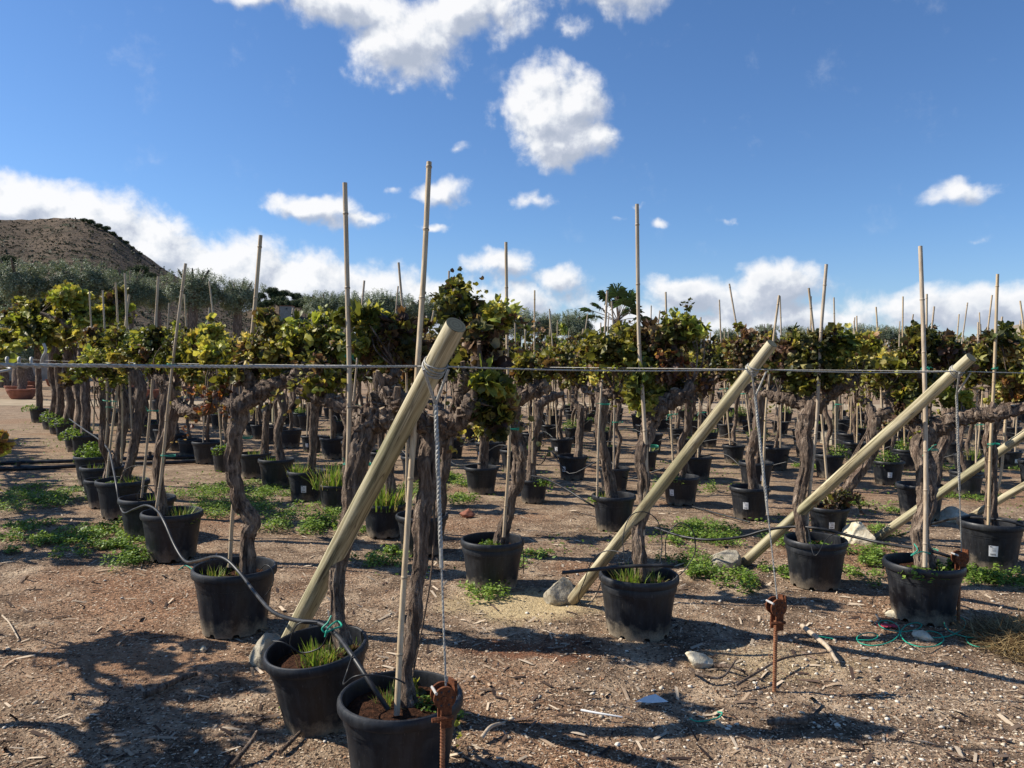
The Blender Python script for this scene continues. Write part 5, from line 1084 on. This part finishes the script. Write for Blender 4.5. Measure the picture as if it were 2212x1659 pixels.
stick('grey stick on the cream rock side of the lone anchor', [gnd(1545, 1438, .02), gnd(1580, 1440, .04), gnd(1610, 1452, .02)], .012, 'bark')
stick('pale splintered piece near the anchor at the bottom', [gnd(1040, 1595, .02), gnd(1060, 1570, .04), gnd(1090, 1560, .02)], .010, 'cane')
stick('dark root end at the bottom left', [gnd(500, 1655, .01), gnd(540, 1605, .05), gnd(555, 1580, .06)], .011)
stick('pale twig lying across the red soil at the far left', [gnd(5, 1330, .01), gnd(20, 1345, .02), gnd(40, 1380, .01)], .006, 'cane')
# pink rag
b = MB(); vs = []; n = 12
for i in range(n):
    for j in range(n): vs.append(((i / n - .5) * .13, (j / n - .5) * .06, .012 + .02 * abs(noise.noise(Vector((i * .5, j * .7, 2))))))
b.add(vs, [(i * n + j, (i + 1) * n + j, (i + 1) * n + j + 1, i * n + j + 1) for i in range(n - 1) for j in range(n - 1)], 'pink_cloth'); tag(b.build('pink_rag', loc=gnd(1918, 1356), sm=60), 'small crumpled pink rag on the soil at the right', 'rag')
# straw heap at the right edge
n = 4200; c = gnd(2250, 1400); a = rng.uniform(0, 6.28, n); q_ = rng.random(n) ** .6 * .40
P = np.stack([c.x + np.cos(a) * q_, c.y + np.sin(a) * q_ * 1.1, .008 + .10 * (1 - (q_ / .46) ** 2) * rng.random(n)], 1)
me = tri_mesh('straw_heap', *scatter(BLADE, P - np.array([c.x, c.y, 0]), rots(n, .08, .2), (.15 * rng.uniform(.5, 1.4, n))[:, None] * np.array([[.45, 1, .7]]), np.array([(.22, .145, .06), (.10, .06, .028), (.34, .25, .12)])[rng.integers(0, 3, n)]), 'litter')
tag(link('straw_heap', me, None, (c.x, c.y, 0)), 'heap of brown straw at the right edge', 'straw heap')

# chips, bark bits and pebbles over the near ground (uncountable)
def gz(P): return np.array([ghz(x, y) for x, y in P])
def chips(n, y0, y1, s0, s1, cols, seed, nm, lb, cat, tpl=CHIP, tilt=(.1, .25), asp=(1, 1), lift=.003, power=1.0):
    y = y0 + (y1 - y0) * rng.random(n) ** power; x = rng.uniform(-.72, .72, n) * y
    sc_ = gnd(1130, 1302); e_ = ((x - sc_.x) / .42) ** 2 + ((y - sc_.y) / .27) ** 2; rc = gnd(330, 1430); e2 = ((x - rc.x) / .55) ** 2 + ((y - rc.y) / .35) ** 2
    kp = (rng.random(n) < np.clip(e_ - .35, .04, 1)) & (rng.random(n) < np.clip(e2, .25, 1)); x, y = x[kp], y[kp]; n = len(x)
    P = np.stack([x, y, gz(np.stack([x, y], 1)) + lift], 1); s_ = s0 + (s1 - s0) * rng.random(n) ** 3.0
    Sz = np.stack([s_ * rng.uniform(asp[0], asp[1], n), s_, s_], 1); cols = np.array(cols)
    o = link(nm, tri_mesh(nm, *scatter(tpl, P, rots(n, *tilt), Sz, cols[rng.integers(0, len(cols), n)] * rng.uniform(.7, 1.3, (n, 1))), 'litter')); return tag(o, lb, cat, kind='stuff')
chips(170000, 2.6, 9.5, .005, .022, [(.44, .33, .22), (.26, .17, .105), (.13, .08, .052), (.60, .49, .36), (.28, .15, .085), (.05, .033, .024), (.36, .26, .17), (.08, .052, .035)], 1, 'wood_chips', 'brown and tan wood chips covering the near ground', 'wood chips', power=1.3)
chips(3600, 2.6, 9, .012, .055, [(.50, .40, .29), (.34, .25, .17), (.20, .14, .10), (.09, .06, .045), (.045, .03, .025), (.46, .37, .27)], 2, 'bark_shreds', 'longer shreds of bark and twig scattered on the chips', 'bark shreds', asp=(1.4, 3.2), tilt=(.1, .35), power=1.3, lift=.006)
# pebbles towards the lower right
n = 10000; y = 2.6 + 4.2 * rng.random(n) ** 1.2; x = rng.uniform(-.7, .72, n) * y; keep = (rng.random(n) < np.clip((x / y + .15) * 1.6, .07, 1) * np.clip(1.6 - (y - 3.2) * .4, .15, 1)); x, y = x[keep], y[keep]; n = len(x)
OCT = (np.array([(1, 0, 0), (0, 1, 0), (-1, 0, 0), (0, -1, 0), (0, 0, .8), (0, 0, -.6), (.6, .6, .3), (-.6, .6, .3), (-.6, -.6, .3), (.6, -.6, .3)], float), np.array([(6, 1, 4), (0, 6, 4), (1, 7, 4), (7, 2, 4), (2, 8, 4), (8, 3, 4), (3, 9, 4), (9, 0, 4), (0, 1, 6), (1, 2, 7), (2, 3, 8), (3, 0, 9), (0, 5, 1), (1, 5, 2), (2, 5, 3), (3, 5, 0)]))
P = np.stack([x, y, gz(np.stack([x, y], 1)) + .003], 1); s_ = .0025 + .013 * rng.random(n) ** 5
o = link('pebbles', tri_mesh('pebbles', *scatter(OCT, P, rots(n, 0, .3), np.stack([s_ * rng.uniform(.8, 1.5, n), s_, s_ * .8], 1), np.array([(.58, .50, .38), (.66, .60, .50), (.42, .34, .25)])[rng.integers(0, 3, n)]), 'litter', True)); tag(o, 'pale pebbles strewn through the chips towards the lower right', 'pebbles', kind='stuff')

# ground weeds
WD = [(40, 1095, 95, 1.0), (20, 1150, 70, .6), (90, 1175, 80, .6), (150, 1165, 50, .5), (235, 1145, 75, .8), (190, 1190, 60, .6), (300, 1212, 55, 1.3), (250, 1180, 40, .7), (330, 1195, 40, .6), (440, 1065, 70, .7), (500, 1050, 55, .6), (560, 1075, 70, .9), (600, 1110, 50, .9), (655, 1140, 75, 1.4), (580, 1055, 60, .7), (500, 1110, 60, .7), (470, 1090, 50, .6), (420, 1105, 40, .5), (820, 1215, 45, .8), (770, 1150, 40, .7), (850, 1195, 30, .6), (990, 1080, 45, 1.0), (1000, 1045, 40, .8), (1060, 1292, 36, 1.0), (1020, 1270, 22, .4), (760, 1010, 40, .5), (1478, 1058, 44, 1.6), (1500, 1145, 60, 1.0), (1560, 1165, 60, 1.0), (1470, 1170, 50, .8), (1490, 1215, 40, 1.1), (1580, 1262, 50, 1.1), (1525, 1240, 36, .9), (1680, 1170, 40, .9), (1510, 1245, 18, .9), (1860, 1195, 45, .9), (1880, 1215, 40, .8), (1840, 1240, 40, .6), (1690, 1240, 40, .6), (1910, 1150, 40, .7), (2130, 1250, 60, .9), (2185, 1255, 50, .7), (2090, 1240, 40, .6), (1750, 1010, 40, .6), (1850, 1085, 60, .5), (1940, 1105, 40, .5), (2020, 1065, 40, .6), (2110, 1075, 50, .6), (2060, 1015, 50, .6), (2190, 1010, 40, .6), (1110, 1220, 30, .3), (1160, 1195, 30, .3), (690, 1580, 14, .5), (620, 1530, 12, .3), (990, 1555, 14, .3), (130, 1070, 60, .5), (60, 1060, 70, .5), (350, 1140, 40, .5), (900, 1060, 60, .7), (960, 1030, 50, .6), (1600, 1000, 40, .3), (730, 1110, 40, .6), (700, 1070, 40, .6)]
parts = []
for (u, v, rp, ht) in WD:
    c = gnd(u, v); d = c.y; R = rp * d / FU; n = int(min(2600, 900 * (R / .2) ** 1.3 * (.4 + .6 * ht) * (1.0 if d < 8 else .7)))
    k = 14; cc = np.stack([rng.normal(0, R * .62, k), rng.normal(0, R * .55, k) * 1.3], 1); rs = R * rng.uniform(.18, .42, k); w_ = rs ** 2 / (rs ** 2).sum(); ci = rng.choice(k, n, p=w_)
    a = rng.uniform(0, 6.28, n); q_ = rng.random(n) ** .55 * rs[ci]
    X = c.x + cc[ci, 0] + np.cos(a) * q_; Y = c.y + cc[ci, 1] + np.sin(a) * q_; hh = .10 * ht * rng.random(n) * (1 - .6 * (q_ / rs[ci]) ** 2) + .008
    cols = np.array([(.19, .29, .045), (.13, .22, .035), (.28, .38, .075), (.08, .14, .025)])
    parts.append(scatter(CLOVER, np.stack([X, Y, hh], 1), rots(n, .35, .4), .026 * rng.uniform(.5, 1.3, n) * (1 + .02 * d), cols[rng.integers(0, 4, n)]))
o = link('ground_weeds', tri_mesh('ground_weeds', *join(parts), 'weed_leaf')); tag(o, 'patches of low green clover and weeds between the pots', 'weeds', kind='stuff')
# thin sprinkle of seedlings among the rows
n = 16000; y = 6 + 16 * rng.random(n) ** .8; x = rng.uniform(-.7, .7, n) * y
m_ = np.array([noise.noise(Vector((a * .55, b_ * .55, 7))) > .12 for a, b_ in zip(x, y)]); x, y = x[m_], y[m_]; n = len(x)
o = link('seedlings', tri_mesh('seedlings', *scatter(CLOVER, np.stack([x, y, .01 + .03 * rng.random(n)], 1), rots(n, .3, .4), .04 * rng.uniform(.5, 1.3, n), np.array([(.12, .20, .03)]) * rng.uniform(.6, 1.3, (n, 1))), 'weed_leaf')); tag(o, 'sparse green seedlings on the soil between the rows', 'seedlings', kind='stuff')
# leafy shoots of the outside row reaching in at the left edge
for (u, v, d, rp, lb) in [(-6, 775, 4.6, 17, 'yellow green vine shoot reaching in at the left edge by the cable'), (3, 952, 4.8, 9, 'low yellow vine shoot at the left edge above the soil')]:
    c = at(u, v, d); tp = at(-140, v - 30, d + .1); o = empty('vine_shoot', c); tag(o, lb, 'vine shoot')
    b = MB(); P = crom([tp - c, (tp - c) * .5 + Vector((0, 0, .04)), Vector((0, 0, 0))], 6); b.tube(P, .006, 'bark', 6); b.build('stem', o)
    cl = [(0, 0, 0, rp * d / FU), (-.09, 0, .02, rp * d / FU)]; link('leaves', foliage(cl, 60, 'lime' if v < 800 else 'yellow', .055), o)
